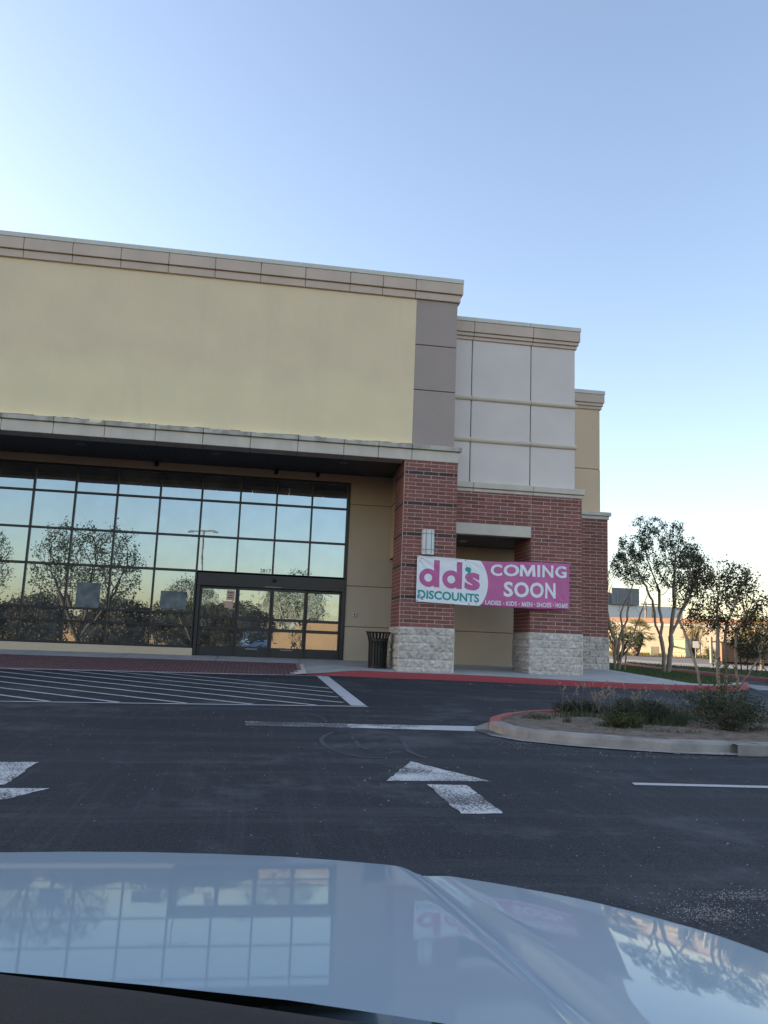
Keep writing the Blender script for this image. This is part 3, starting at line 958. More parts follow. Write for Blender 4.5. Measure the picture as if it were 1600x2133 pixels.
# ---- brickwork
c = .1016
U_ = .4064
BZ = 1.11
bricks = []       # (region, x, y, z, length, height, face 'f' or 's', dark, weight)
def lay(region, x0, x1, yface, row0, row1, face, pattern, dark=(), hide=None, seen=1.0, depth=.085):
    """lay courses between x0 and x1 (or y0..y1 for side faces); pattern(row) is the offset of the first joint"""
    for r in range(row0, row1):
        z = BZ + r * c
        a = x0
        first = pattern(r)
        b_ = x0 + first
        while a < x1 - .01:
            b2 = min(b_, x1)
            w = seen
            if hide and hide((a + b2) / 2, z):
                w = 0
            if b2 - a > .03:
                bricks.append((region, a, b2, yface, z, face, r in dark, w * (b2 - a), depth))
            a = b_
            b_ = a + U_
DARK = (7, 15, 23, 31, 39)
hideb = lambda x, z: .42 < x < 4.6 and 1.85 < z < 2.85
lay('pillar', 0, 1.422, 0, 0, 43, 'f', lambda r: .75 * U_ if r % 2 == 0 else .25 * U_, DARK, hideb)
lay('pillar', .095, 1.422, 0, 0, 43, 's', lambda r: .5 * U_ if r % 2 == 0 else U_ - .095 + .05, DARK, None, .15)
# wing front over and beside the passage
LINT0, LINT1 = 3.645, 3.945
lay('wing', 1.425, 3.612, .473, 28, 37, 'f', lambda r: .25 * U_ if r % 2 == 0 else .75 * U_)
lay('wing', 3.612, 5.07, .473, 0, 28, 'f', lambda r: .75 * U_ if r % 2 == 0 else .25 * U_, (), lambda x, z: x < 4.45 and 1.85 < z < 2.85)
lay('wing', 3.612, 5.07, .473, 28, 37, 'f', lambda r: (1.425 + (.25 if r % 2 == 0 else .75) * U_ + 6 * U_) - 3.612 if r % 2 else (1.425 + .25 * U_ + 6 * U_) - 3.612)
lay('wing', 1.425, 1.54, .473, 0, 28, 'f', lambda r: .2, (), None, .1)
lay('wing', .568, 1.9, 3.612, 0, 25, 's', lambda r: .5 * U_ if r % 2 == 0 else U_, (), lambda x, z: False, .3)
lay('main', 5.087, 7.07, 3.25, 0, 36, 'f', lambda r: .45 * U_ if r % 2 == 0 else .95 * U_, (), lambda x, z: x < 6.15)

pil = MB(); pil.box(.004, 1.418, .004, 1.418, BZ, 5.449); PIL = pil.build('pillar', MT['mortar'], B)
wg = MB()
wg.box(1.43, 1.54, .4765, 1.9, BZ, 3.64)
wg.box(3.62, 5.066, .4765, 1.9, BZ, 3.66)
wg.box(1.43, 5.066, .4765, 1.9, 3.955, 4.815)
wg.box(3.615, 5.066, .4765, 1.9, 3.66, 3.955)
wg.box(1.43, 3.61, .7, 1.9, 3.66, 3.955)
WNG = wg.build('wing_wall', MT['mortar'], B)
mn = MB(); mn.box(4.9, 7.066, 3.2535, 17, BZ, 4.745); MAIN = mn.build('side_wall', MT['mortar'], B)
REG = {'pillar': PIL, 'wing': WNG, 'main': MAIN}
cache = {}
rest = {k: MB() for k in REG}
for (x_, ya, yb, rows) in ((1.422, .09, 1.42, 43), (5.07, .563, 1.9, 37), (7.07, 3.34, 9.0, 36)):
    reg = {1.422: 'pillar', 5.07: 'wing', 7.07: 'main'}[x_]
    lay(reg, ya, yb, x_ - .020, 0, rows, 's', lambda r: .75 * U_ if r % 2 == 0 else .25 * U_, DARK if x_ < 2 else (), None, 0, .020)
order = sorted(range(len(bricks)), key=lambda i: -bricks[i][7] - (.001 if bricks[i][0] == 'pillar' else 0))
single = set(order[:295])
def brick_mesh(L_, dark, face, dep):
    key = (round(L_, 3), dark, face, dep)
    if key not in cache:
        mb = MB()
        g2 = .0054
        if face == 'f':
            mb.box(g2, L_ - g2, 0, dep, g2, c - g2)
        else:
            mb.box(0, dep, g2, L_ - g2, g2, c - g2)
        cache[key] = [bevel(mb.mesh('brick', MT[k]), .004) for k in (('dark_brick',) if dark else ('brick', 'brick_b'))]
    return cache[key]
for i, (reg, a, b_, yf, z, face, dk, w, dep) in enumerate(bricks):
    jy = rng.uniform(-.003, .0015)
    if i in single:
        me = rng.choice(brick_mesh(b_ - a, dk, face, dep))
        put('brick', me, REG[reg], (a, yf + jy, z) if face == 'f' else (yf + jy, a, z))
    else:
        g2 = .0054
        k = 2 if dk else rng.choice((0, 0, 1))
        if face == 'f':
            rest[reg].box(a + g2, b_ - g2, yf + jy, yf + jy + dep, z + g2, z + c - g2, k)
        else:
            rest[reg].box(yf + jy, yf + jy + dep, a + g2, b_ - g2, z + g2, z + c - g2, k)
for k, mb in rest.items():
    if mb.v:
        mb.build('brick', [MT['brick'], MT['brick_b'], MT['dark_brick']], REG[k], kind='stuff')

# split-face blocks under the brick
def block_mesh(L_, h, face, seed):
    r = random.Random(seed)
    nu, nv = max(3, int(L_ / .04)), 6
    mb = MB()
    off = Vector((r.uniform(0, 90), r.uniform(0, 90), r.uniform(0, 90)))
    tilt, tilt2 = r.uniform(-.02, .02), r.uniform(-.016, .016)
    vs = []
    for j in range(nv + 1):
        for i in range(nu + 1):
            u, v = i / nu, j / nv
            e = min(u * L_, (1 - u) * L_, v * h, (1 - v) * h)
            d = .026 * min(1, e / .03) + tilt * (u - .5) + tilt2 * (v - .5) + .030 * noise.noise(Vector((u * L_ * 11, v * h * 11, 0)) + off) * min(1, e / .02) + .008 * noise.noise(Vector((u * L_ * 30, v * h * 30, 3)) + off)
            uu, vv = u * L_ * .985 + L_ * .0075, v * h * .965 + h * .0175
            vs.append((uu, -d, vv) if face == 'f' else (-d, uu, vv))
    n1 = nu + 1
    fs = [(j * n1 + i, j * n1 + i + 1, (j + 1) * n1 + i + 1, (j + 1) * n1 + i) for j in range(nv) for i in range(nu)]
    # back rim
    for (i0, i1) in ((0, n1 - 1),):
        pass
    b0 = len(vs)
    rim = [i for i in range(n1)] + [j * n1 + nu for j in range(1, nv + 1)] + [nv * n1 + i for i in range(nu - 1, -1, -1)] + [j * n1 for j in range(nv - 1, 0, -1)]
    for k in rim:
        x, y, z = vs[k]
        vs.append((x, .03, z) if face == 'f' else (.03, y, z))
    m_ = len(rim)
    fs += [(rim[(k + 1) % m_], rim[k], b0 + k, b0 + (k + 1) % m_) for k in range(m_)]
    if face == 's':
        fs = [f[::-1] for f in fs]
    mb.add(vs, fs)
    return mb.mesh('stone_block', MT['block'], False)
bcache = {}
def blocks(parent, x0, x1, yface, face, first_even, first_odd, rows=6):
    for r in range(rows):
        z = BZ - (r + 1) * 2 * c
        a = x0
        b_ = x0 + (first_even if r % 2 == 0 else first_odd)
        while a < x1 - .02:
            b2 = min(b_, x1)
            key = (round(b2 - a, 2), face, rng.randrange(3))
            if key not in bcache:
                bcache[key] = block_mesh(b2 - a, 2 * c, face, hash(str(key)) % 1 + rng.randrange(9999))
            put('stone_block', bcache[key], parent, (a, yface, z) if face == 'f' else (yface, a, z))
            a = b_
            b_ = a + U_
def base_part(name, boxes):
    mb = MB()
    for bx in boxes:
        mb.box(*bx)
    return mb.build(name, MT['block_mortar'], B)
PB = base_part('pillar_base', [(-.015, 1.437, -.015, 1.43, -.35, BZ - .002)])
blocks(PB, -.02, 1.44, -.012, 'f', U_, U_ * .5)
blocks(PB, -.02, 1.43, -.012, 's', U_ * .5, U_)
WB = base_part('wing_base', [(3.597, 5.09, .458, 1.9, -.35, BZ - .002)])
blocks(WB, 3.59, 5.095, .461, 'f', U_, U_ * .5)
blocks(WB, .46, 1.9, 3.600, 's', U_ * .6, U_)
MBs = base_part('side_wall_base', [(5.0, 7.085, 3.235, 17, -.35, BZ - .002)])
blocks(MBs, 5.047, 7.09, 3.238, 'f', U_ * .4, U_ * .9)

base_part('passage_jamb', [(1.44, 1.54, .47, 1.9, -.35, BZ - .002)])
# lintel and passage ceiling
mb = MB(); mb.box(1.44, 3.612, .445, .70, LINT0, LINT1); put('lintel', bevel(mb.mesh('lintel', MT['cast']), .008), B)
mb = MB()
x = 1.44
while x < 5.0:
    mb.box(x + .003, x + .147, .71, D - .005, 3.64, 3.655)
    x += .15
mb.build('passage_ceiling', MT['soffit'], B)

# ---- wing upper storey
mb = MB(); mb.box(1.1, 4.915, .64, 14, 4.80, 9.66); mb.build('wing_core', MT['joint'], B)
PX = [1.10, 1.905, 3.62, 4.924]
for z0, z1 in ((4.93, 6.28), (6.30, 7.465), (7.485, 9.17)):
    for a, b_ in zip(PX[:-1], PX[1:]):
        mb = MB(); mb.box(a + .010, b_ - (.010 if b_ < 4.9 else 0), .62, .9 if b_ < 4.9 else 14.1, z0, z1)
        put('wall_panel', bevel(mb.mesh('wall_panel', MT['lilac']), .022, 2), B)
TX = [1.10, 1.91, 3.63, 4.965]
for zc in (6.290, 7.478):
    for a, b_ in zip(TX[:-1], TX[1:]):
        mb = MB()
        prof = [(.62 - .062 * math.sin(t), zc + .070 * math.cos(t)) for t in np.linspace(0.05, math.pi - .05, 9)]
        n = len(prof)
        a2, b2 = a + .004, b_ - (.004 if b_ < 4.9 else 0)
        vs = [(a2, y, z) for y, z in prof] + [(b2 + (.0 if b_ < 4.9 else -.04 + .045 * math.sin(math.pi * k / (n - 1))), y, z) for k, (y, z) in enumerate(prof)]
        fs = [(i + 1, i, n + i, n + i + 1) for i in range(n - 1)] + [tuple(range(n)), tuple(range(2 * n - 1, n - 1, -1))]
        mb.add(vs, fs)
        mb.build('moulding', MT['torus'], B, smooth=False)
WX = [1.1, 1.97, 3.66]
course('band_block', WX + [5.135], .408, 14.2, 4.912, 5.088, MT['cast'], slope=.02)
course('band_block', WX + [5.085], .457, 14.2, 4.815, 4.905, MT['cast'])
WC = [1.1, 1.93, 3.65]
course('coping', [1.1, 3.55, 5.058], .486, 14.2, 9.668, 9.785, MT['coping'], bev=.006, gap=.003)
course('cornice_block', WC + [5.04], .50, 14.2, 9.365, 9.664, MT['cornice'])
course('cornice_block', WC + [5.005], .54, 14.2, 9.262, 9.358, MT['cornice'])
course('cornice_block', WC + [4.965], .58, 14.2, 9.160, 9.255, MT['cornice'])

# ---- main building side part
mb = MB(); mb.box(4.9, 6.885, 3.45, 17, 4.74, 8.84); mb.box(XL, -13.9, 3.6, 17, -.3, 5.7); mb.box(-13.9, 1.0, 9.3, 17, -.3, 5.6); mb.box(1.0, 5.0, 3.6, 17, -.3, 8.8); mb.build('main_core', MT['joint'], B)
panel('wall_panel', 4.95, 6.895, 6.400, 8.36, MT['tan'], 3.43, 17.1)
panel('wall_panel', 4.95, 6.905, 4.97, 6.384, MT['tan'], 3.43, 17.1)
course('coping', [4.95, 7.03], 3.295, 17.2, 8.835, 8.955, MT['coping'], bev=.006, gap=.003)
course('cornice_block', [4.95, 7.015], 3.31, 17.2, 8.555, 8.832, MT['cornice'])
course('cornice_block', [4.95, 6.98], 3.345, 17.2, 8.452, 8.549, MT['cornice'])
course('cornice_block', [4.95, 6.945], 3.38, 17.2, 8.350, 8.446, MT['cornice'])
course('band_block', [4.95, 7.158], 3.165, 17.2, 4.862, 5.02, MT['cast'], slope=.04)
course('band_block', [4.95, 7.10], 3.215, 17.2, 4.748, 4.855, MT['cast'])

# notices on the glass; grey sheets have the pane's dimming put into their colour
def notice(x0, x1, z0, z1, m, label, y=D + .12, lines=0):
    mb = MB(); mb.box(x0, x1, y, y + .003, z0, z1)
    for k in range(lines):
        zz = z1 - (z1 - z0) * (k + 1) / (lines + 1)
        wv = (x1 - x0) * rng.uniform(.5, .85) / 2
        cx = (x0 + x1) / 2
        mb.box(cx - wv, cx + wv, y - .0025, y - .0005, zz - .012, zz + .012, 1)
    return tag(mb.build('notice', [m, MT['black_print']]), label, 'notice')
notice(-4.49, -4.26, 1.72, 2.0, MT['pink_paper'], 'pinkish paper notice with lines of print on the leftmost door', D + .066, 3)
notice(-4.53, -4.30, 1.50, 1.69, MT['pink_paper'], 'smaller pinkish sheet right below the printed notice on the door', D + .066)
notice(-8.62, -7.98, 1.32, 2.03, MT['dimmed_sheet'], 'square sheet, greyed as if behind the window pane, over the reflected tree trunk', D + .048)
notice(-6.33, -5.60, 1.40, 1.90, MT['dimmed_sheet'], 'oblong sheet, greyed as if behind the window pane just left of the doors', D + .048)

# ------------------------------------------------------------------ banner hung across both brick pillars
BX0, BX1 = .395, 4.687
def ban(u, v):
    """point on the cloth; u along it, v from the top edge down"""
    x = BX0 + (BX1 - BX0) * u
    zt = 2.940 - .050 * math.sin(min(1, u / .62) * math.pi) * .8 + .040 * max(0, u - .55) / .45 + .012 * math.sin(u * 9)
    zb = 1.757 - .030 * math.sin(min(1, u) * math.pi) - .012 * u
    z = zt + (zb - zt) * v
    y = -.045 if x < 1.40 else -.045 + (x - 1.40) / (BX1 - 1.40) * .475
    w = 0
    for (cu, cv, amp) in ((0, 0, .016), (0, 1, .014), (1, 0, .018), (1, 1, .018), (.30, 0, .008), (.62, 0, .010), (.34, 1, .008), (.70, 1, .009)):
        du, dv = (u - cu) * 3.6, (v - cv)
        r = math.hypot(du, dv)
        a = math.atan2(dv, du)
        w += amp * math.sin(a * 13 + cu * 5) * math.exp(-r * 1.9) * min(1, r * 7)
    w += .010 * noise.noise(Vector((u * 7, v * 2.2, 1.7))) + .004 * noise.noise(Vector((u * 22, v * 6, 4)))
    return Vector((x, y - .012 + w * .75, z))

BN = thing('banner', 'white and magenta vinyl banner reading COMING SOON tied between the brick pillars', 'banner', ban(.5, .5))
def u_split(v):                 # edge of the white field: straight in, then a round bulge
    return .394 + .055 * max(0, 1 - ((v - .5) / .5) ** 2) ** .8
nu, nv = 90, 26
mb = MB(); vs = []
th = .003
for j in range(nv + 1):
    for i in range(nu + 1):
        vs.append(tuple(ban(i / nu, j / nv)))
fs = []
for j in range(nv):
    for i in range(nu):
        a = j * (nu + 1) + i
        fs.append((a, a + nu + 1, a + nu + 2, a + 1))
mb.add(vs, fs)
ob = mb.build('cloth', MT['vinyl_pink'], BN, smooth=True)
md = ob.modifiers.new('thickness', 'SOLIDIFY'); md.thickness = .002; md.offset = -1
# the white field, printed on the left part of the cloth
def conform(P, F, lift, cell_u=.009, cell_v=.034):
    """cut flat lettering (u, v) on a grid and lay it on the cloth"""
    bm = bmesh.new()
    V = [bm.verts.new((p[0], p[1], 0)) for p in P]
    for f in F:
        try:
            bm.faces.new([V[i] for i in f])
        except ValueError:
            pass
    us = [p[0] for p in P]; vv = [p[1] for p in P]
    for x in np.arange(math.ceil(min(us) / cell_u) * cell_u, max(us), cell_u):
        bmesh.ops.bisect_plane(bm, geom=bm.verts[:] + bm.edges[:] + bm.faces[:], plane_co=(x, 0, 0), plane_no=(1, 0, 0))
    for y in np.arange(math.ceil(min(vv) / cell_v) * cell_v, max(vv), cell_v):
        bmesh.ops.bisect_plane(bm, geom=bm.verts[:] + bm.edges[:] + bm.faces[:], plane_co=(0, y, 0), plane_no=(0, 1, 0))
    for v in bm.verts:
        q = ban(v.co.x, v.co.y)
        v.co = (q.x, q.y - lift, q.z)
    bmesh.ops.recalc_face_normals(bm, faces=bm.faces[:])
    me = bpy.data.meshes.new('print')
    bm.to_mesh(me); bm.free()
    return me
def ink(name, P, F, m, lift):
    me = conform(P, F, lift)
    me.name = name
    me.materials.append(m)
    return put(name, me, BN)
prof = [(0, 0)] + [(0, 1)] + [(u_split(v), v) for v in np.linspace(1, 0, 40)]
P = np.array(prof)
ink('white_field', P, [tuple(range(len(P)))], MT['vinyl_white'], .0035)
def btext(body, u0, u1, v0, v1, m, name='lettering', offset=.012, lift=.0065):
    P, F = text_fit(body, u0, u1, v1, v0, offset)
    ink(name, P, F, m, lift)
def glyph_m(u0, u1, v0, v1, m, lift=.0065, w=.20):
    W_, Hh = u1 - u0, v1 - v0
    a = w * W_
    P = [(u0, v1), (u0 + a * .25, v0), (u0 + a * 1.25, v0), (u0 + W_ / 2, v0 + Hh * .62), (u1 - a * 1.25, v0), (u1 - a * .25, v0), (u1, v1), (u1 - a, v1), (u1 - a * 1.02, v0 + Hh * .38), (u0 + W_ / 2 + a * .36, v1), (u0 + W_ / 2 - a * .36, v1), (u0 + a * 1.02, v0 + Hh * .38), (u0 + a, v1)]
    F = [(0, 1, 11, 12), (1, 2, 3, 11), (11, 3, 10), (3, 9, 10), (3, 8, 9), (3, 4, 8), (4, 5, 8), (5, 6, 7, 8)]
    ink('letter', np.array(P), F, m, lift)
IW = MT['ink_white']
for ch, a, b_ in (('C', .465, .542), ('O', .550, .655), ('I', .778, .797), ('N', .812, .888), ('G', .900, .980)):
    btext(ch, a, b_, .058 if ch != 'I' else .062, .318, IW, 'letter', offset=.030)
glyph_m(.658, .766, .062, .312, IW)
for ch, a, b_ in (('S', .552, .615), ('O', .622, .722), ('O', .728, .822), ('N', .832, .904)):
    btext(ch, a, b_, .435, .768, IW, 'letter', offset=.030)
for wd, a, b_ in (('LADIES', .434, .538), ('KIDS', .571, .642), ('SHOES', .775, .875)):
    btext(wd, a, b_, .862, .960, IW, offset=.020)
glyph_m(.674, .702, .864, .958, IW)
btext('EN', .707, .745, .862, .960, IW, offset=.020)
btext('HO', .905, .944, .862, .960, IW, offset=.020)
glyph_m(.947, .974, .864, .958, IW)
btext('E', .977, .990, .862, .960, IW, offset=.020)
AR = (BX1 - BX0) / 1.185      # cloth aspect: one u is AR times one v
def disc(cu, cv, rv, n=28):
    return [(cu + rv / AR * math.cos(2 * math.pi * k / n), cv + rv * math.sin(2 * math.pi * k / n)) for k in range(n)]
for u in (.5545, .658, .760, .890):
    P = disc(u, .912, .012, 12)
    ink('dot', np.array(P), [tuple(range(12))], MT['ink_white'], .0065)
btext('DISCOUNTS', .010, .393, .740, .930, MT['ink_teal'], offset=.030)
# round d d : ring plus stem
def ring(cu, cv, ro, ri, n=36):
    a, b_ = disc(cu, cv, ro, n), disc(cu, cv, ri, n)
    return np.array(a + b_), [(i, (i + 1) % n, n + (i + 1) % n, n + i) for i in range(n)]
for cu in (.0705, .2115):
    rv = .200
    P, F = ring(cu, .468, rv, .088)
    ink('letter', P, F, MT['ink_pink'], .0060)
    r_u = rv / AR
    su1 = cu + r_u + .013
    P = np.array([(su1 - .035, .072), (su1, .072), (su1, .662), (su1 - .035, .662)])
    ink('letter', P, [(0, 1, 2, 3)], MT['ink_pink'], .0068)
btext('s', .297, .397, .275, .672, MT['ink_pink'], 'letter', .040, .006)
cm = [(.318 + .020 * math.cos(t), .215 + .055 * math.sin(t)) for t in np.linspace(math.pi * .5, math.pi * 2.0, 16)] + [(.337, .25), (.330, .30), (.316, .345), (.303, .352), (.314, .31), (.318, .27)]
ink('apostrophe', np.array(cm), [tuple(range(len(cm)))], MT['ink_teal'], .006)
for (u, v) in ((.008, .025), (.008, .975), (.30, .02), (.65, .02), (.992, .03), (.992, .97), (.33, .975), (.66, .975)):
    q = ban(u, v)
    mb = MB(); mb.tube([q + Vector((0, -.010, 0)), q + Vector((0, .004, 0))], .016, 10)
    mb.build('grommet', MT['grommet'], BN)
for (u, v, dx, dz) in ((.992, .03, .16, .02), (.992, .97, .16, -.02), (.008, .025, -.10, .03), (.008, .975, -.12, -.02)):
    q = ban(u, v) + Vector((0, -.006, 0))
    e = q + Vector((dx, .05 if dx > 0 else .03, dz))
    mb = MB(); mb.tube([q, (q + e) / 2 + Vector((0, 0, -.008)), e], .004, 5)
    mb.build('rope', MT['frame_grey'], BN)

# ------------------------------------------------------------------ wall lamp above the banner
LPc = Vector((.672, 0, 2.972))
WL = thing('wall_lamp', 'half-round white wall lamp with metal cage on the left brick pillar', 'wall lamp', LPc)
mb = MB(); mb.box(.672 - .165, .672 + .165, -.030, .004, 2.975, 3.615); put('back_plate', bevel(mb.mesh('back_plate', MT['lamp_metal']), .005), WL)
mb = MB()
arc = [(math.cos(t) * .155, -.03 - math.sin(t) * .125) for t in np.linspace(0, math.pi, 15)]
n = len(arc)
vs = [(.672 + a, b_, z) for z in (2.995, 3.600) for a, b_ in arc]
mb.add(vs, [(i, i + 1, n + i + 1, n + i) for i in range(n - 1)] + [tuple(range(n - 1, -1, -1)), tuple(range(n, 2 * n))])
mb.build('diffuser', MT['diffuser'], WL, smooth=False)
for z0, z1 in ((3.601, 3.622), (2.972, 2.994)):
    mb = MB()
    vs = [(.672 + a * 1.05, -.03 + (b_ + .03) * 1.05, z) for z in (z0, z1) for a, b_ in arc]
    mb.add(vs, [(i, i + 1, n + i + 1, n + i) for i in range(n - 1)] + [tuple(range(n - 1, -1, -1)), tuple(range(n, 2 * n)), (0, n, 2 * n - 1, n - 1)])
    mb.build('end_cap', MT['lamp_metal'], WL)
for z in (3.10, 3.515):
    mb = MB()
    mb.tube([(.672 + a * 1.03, -.03 + (b_ + .03) * 1.03, z) for a, b_ in arc], .008, 5)
    mb.build('cage_ring', MT['lamp_bar'], WL)
for t in (math.pi * .36, math.pi * .66):
    mb = MB()
    x, y = .672 + math.cos(t) * .160, -.03 - math.sin(t) * .129
    mb.tube([(x, y, 2.99), (x, y, 3.605)], .008, 5)
    mb.build('cage_bar', MT['lamp_bar'], WL)

# ------------------------------------------------------------------ litter bin
TC = Vector((-.425, .70, sw(-.4, .7)))
TB = thing('trash_can', 'round black slatted metal trash can standing beside the left pillar', 'trash can', TC)
def tr(z):                      # radius of the slatted body over height
    return .238 + .012 * z / .9 + .075 * max(0, (z - .62) / .30) ** 1.7
for k in range(20):
    t = 2 * math.pi * k / 20
    mb = MB()
    hw = .026
    zs = [.03, .3, .6, .70, .78, .85, .905]
    d = Vector((math.cos(t), math.sin(t), 0)); s_ = Vector((-math.sin(t), math.cos(t), 0))
    vs = []
    for z in zs:
        for off in (0, -.008):
            for sg in (-1, 1):
                p_ = TC + d * (tr(z) + off) + s_ * hw * sg * (1 + .1 * (tr(z) - .24) / .08) + Vector((0, 0, z))
                vs.append(p_)
    fs = []
    for i in range(len(zs) - 1):
        a = i * 4; b_ = a + 4
        fs += [(a, a + 1, b_ + 1, b_), (a + 3, a + 2, b_ + 2, b_ + 3), (a + 2, a, b_, b_ + 2), (a + 1, a + 3, b_ + 3, b_ + 1)]
    mb.add(vs, fs)
    mb.build('slat', MT['black_metal'], TB)
for nm, r_, z, hh in (('base_ring', .250, .0, .045), ('band', .243, .715, .05)):
    mb = MB(); rr = tr(z) + .006
    mb.lathe(TC, [(rr - .02, z), (rr, z), (rr, z + hh), (rr - .02, z + hh), (rr - .02, z)], 28)
    mb.build(nm, MT['black_metal'], TB, smooth=False)
mb = MB(); mb.lathe(TC, [(.20, .895), (.30, .90), (.338, .915), (.340, .928), (.30, .925), (.21, .915), (.20, .895)], 32)
mb.build('rim', MT['black_metal'], TB)
mb = MB(); mb.lathe(TC, [(0, .03), (.20, .03), (.215, .70), (.19, .70), (.18, .06), (0, .06)], 24)
mb.build('liner', MT['black_metal'], TB, smooth=True)

# ------------------------------------------------------------------ plants
def grow(stems, attr, step=.13, infl=1.3, kill=.24, iters=90, tropism=(0, 0, .12)):
    """space colonisation: stems are polylines [(parent stem, index) or None, points]; returns node positions and parents"""
    pos, par = [], []
    heads = []
    for start, pts in stems:
        prev = -1 if start is None else heads[start[0]][start[1]]
        ids = []
        for a, b_ in zip(pts[:-1], pts[1:]) if len(pts) > 1 else []:
            a, b_ = np.array(a, float), np.array(b_, float)
            k = max(1, int(np.linalg.norm(b_ - a) / step))
            for i in range(k):
                pos.append(a + (b_ - a) * i / k + nrg.normal(0, .006, 3)); par.append(prev); prev = len(pos) - 1; ids.append(prev)
        pos.append(np.array(pts[-1], float)); par.append(prev); ids.append(len(pos) - 1)
        heads.append(ids)
    A = np.array(attr, float)
    alive = np.ones(len(A), bool)
    X = np.array(pos)
    d = np.linalg.norm(A[:, None] - X[None], axis=2)
    near = d.argmin(1); dist = d.min(1)
    tro = np.array(tropism)
    for it in range(iters):
        act = alive & (dist < infl)
        if not act.any():
            break
        new = []
        for n in np.unique(near[act]):
            v = A[act & (near == n)] - X[n]
            v = (v / (np.linalg.norm(v, axis=1, keepdims=True) + 1e-9)).sum(0)
            v = v / (np.linalg.norm(v) + 1e-9) + tro + nrg.normal(0, .16, 3)
            v /= np.linalg.norm(v)
            new.append((n, X[n] + v * step))
        base = len(pos)
        for n, q in new:
            pos.append(q); par.append(int(n))
        NX = np.array([q for _, q in new])
        X = np.vstack([X, NX])
        dd = np.linalg.norm(A[:, None] - NX[None], axis=2)
        j = dd.argmin(1); m_ = dd.min(1)
        up = m_ < dist
        near[up] = base + j[up]; dist[up] = m_[up]
        alive &= dist > kill
        if len(pos) > 3500:
            break
    return X, par

def limbs(X, par, r_tip, r_base, power=2.3):
    n = len(X)
    kids = [[] for _ in range(n)]
    for i, p in enumerate(par):
        if p >= 0:
            kids[p].append(i)
    rad = np.zeros(n)
    for i in range(n - 1, -1, -1):
        rad[i] = r_tip if not kids[i] else sum(rad[k] ** power for k in kids[i]) ** (1 / power)
    roots = [i for i in range(n) if par[i] < 0]
    k = r_base / max(rad[r] for r in roots)
    k = (r_base - r_tip) / max(1e-6, max(rad[r] for r in roots) - r_tip)
    rad = r_tip + (r_base - r_tip) * np.clip((rad - r_tip) / (r_base - r_tip) * k, 0, 1) ** 1.3
    return kids, rad

def wood(X, par, kids, rad, sides=(4, 7)):
    mb = MB()
    n = len(X)
    for i in range(n):
        if par[i] < 0:
            starts = [(i, i)]
        else:
            main = max(kids[par[i]], key=lambda k: rad[k])
            if main == i:
                continue
            starts = [(par[i], i)]
        for a, b_ in starts:
            chain = [a] if a == b_ else [a, b_]
            while kids[chain[-1]]:
                chain.append(max(kids[chain[-1]], key=lambda k: rad[k]))
            if len(chain) < 2:
                continue
            rr = [rad[q] for q in chain]
            if a != b_:
                rr[0] = rad[b_]
            mb.tube([X[q] for q in chain], rr, sides[1] if max(rr) > .02 else sides[0], cap=False)
    return mb

def leaves(points, per, spread, L_, Wd, droop=.2, rs=None, up=.3):
    """small folded leaves round the given points; returns vertices and faces"""
    rs = rs or nrg
    P = np.repeat(np.array(points), per, axis=0)
    n = len(P)
    P = P + rs.normal(0, spread, (n, 3))
    d = rs.normal(0, 1, (n, 3)); d[:, 2] += up - droop
    d /= np.linalg.norm(d, axis=1, keepdims=True)
    s = np.cross(d, rs.normal(0, 1, (n, 3)))
    s /= np.linalg.norm(s, axis=1, keepdims=True) + 1e-9
    nn = np.cross(d, s)
    L1 = L_ * rs.uniform(.6, 1.3, (n, 1)); W1 = Wd * rs.uniform(.7, 1.25, (n, 1))
    a = P; t = P + d * L1; m1 = P + d * L1 * .45 + s * W1 * .5 + nn * W1 * .15; m2 = P + d * L1 * .45 - s * W1 * .5 + nn * W1 * .15
    V = np.stack([a, m1, t, m2], 1).reshape(-1, 3)
    F = [(4 * i, 4 * i + 1, 4 * i + 2, 4 * i + 3) for i in range(n)]
    return V, F

def leaf_obj(name, V, F, m, parent=None, **tags):
    me = bpy.data.meshes.new(name)
    me.from_pydata(V.tolist() if hasattr(V, 'tolist') else V, [], F)
    me.materials.append(m)
    return put(name, me, parent, **tags)

LAT = Vector((.989, -.147, 0))          # to the right across the view, used to give limbs their spread
DEP = Vector((.147, .989, 0))
def loc3(base, a, h, d=0):
    return Vector(base) + LAT * a + DEP * d + Vector((0, 0, h))

def cloud(base, blobs, n, seed):
    r = np.random.default_rng(seed)
    out = []
    for (a, h, d, ra, rh, rd, wgt) in blobs:
        k = int(n * wgt)
        q = r.normal(0, 1, (k, 3)); q /= np.linalg.norm(q, axis=1, keepdims=True)
        q *= r.uniform(.25, 1, (k, 1)) ** .5
        for x in q:
            out.append(tuple(loc3(base, a + x[0] * ra, h + x[2] * rh, d + x[1] * rd)))
    return out

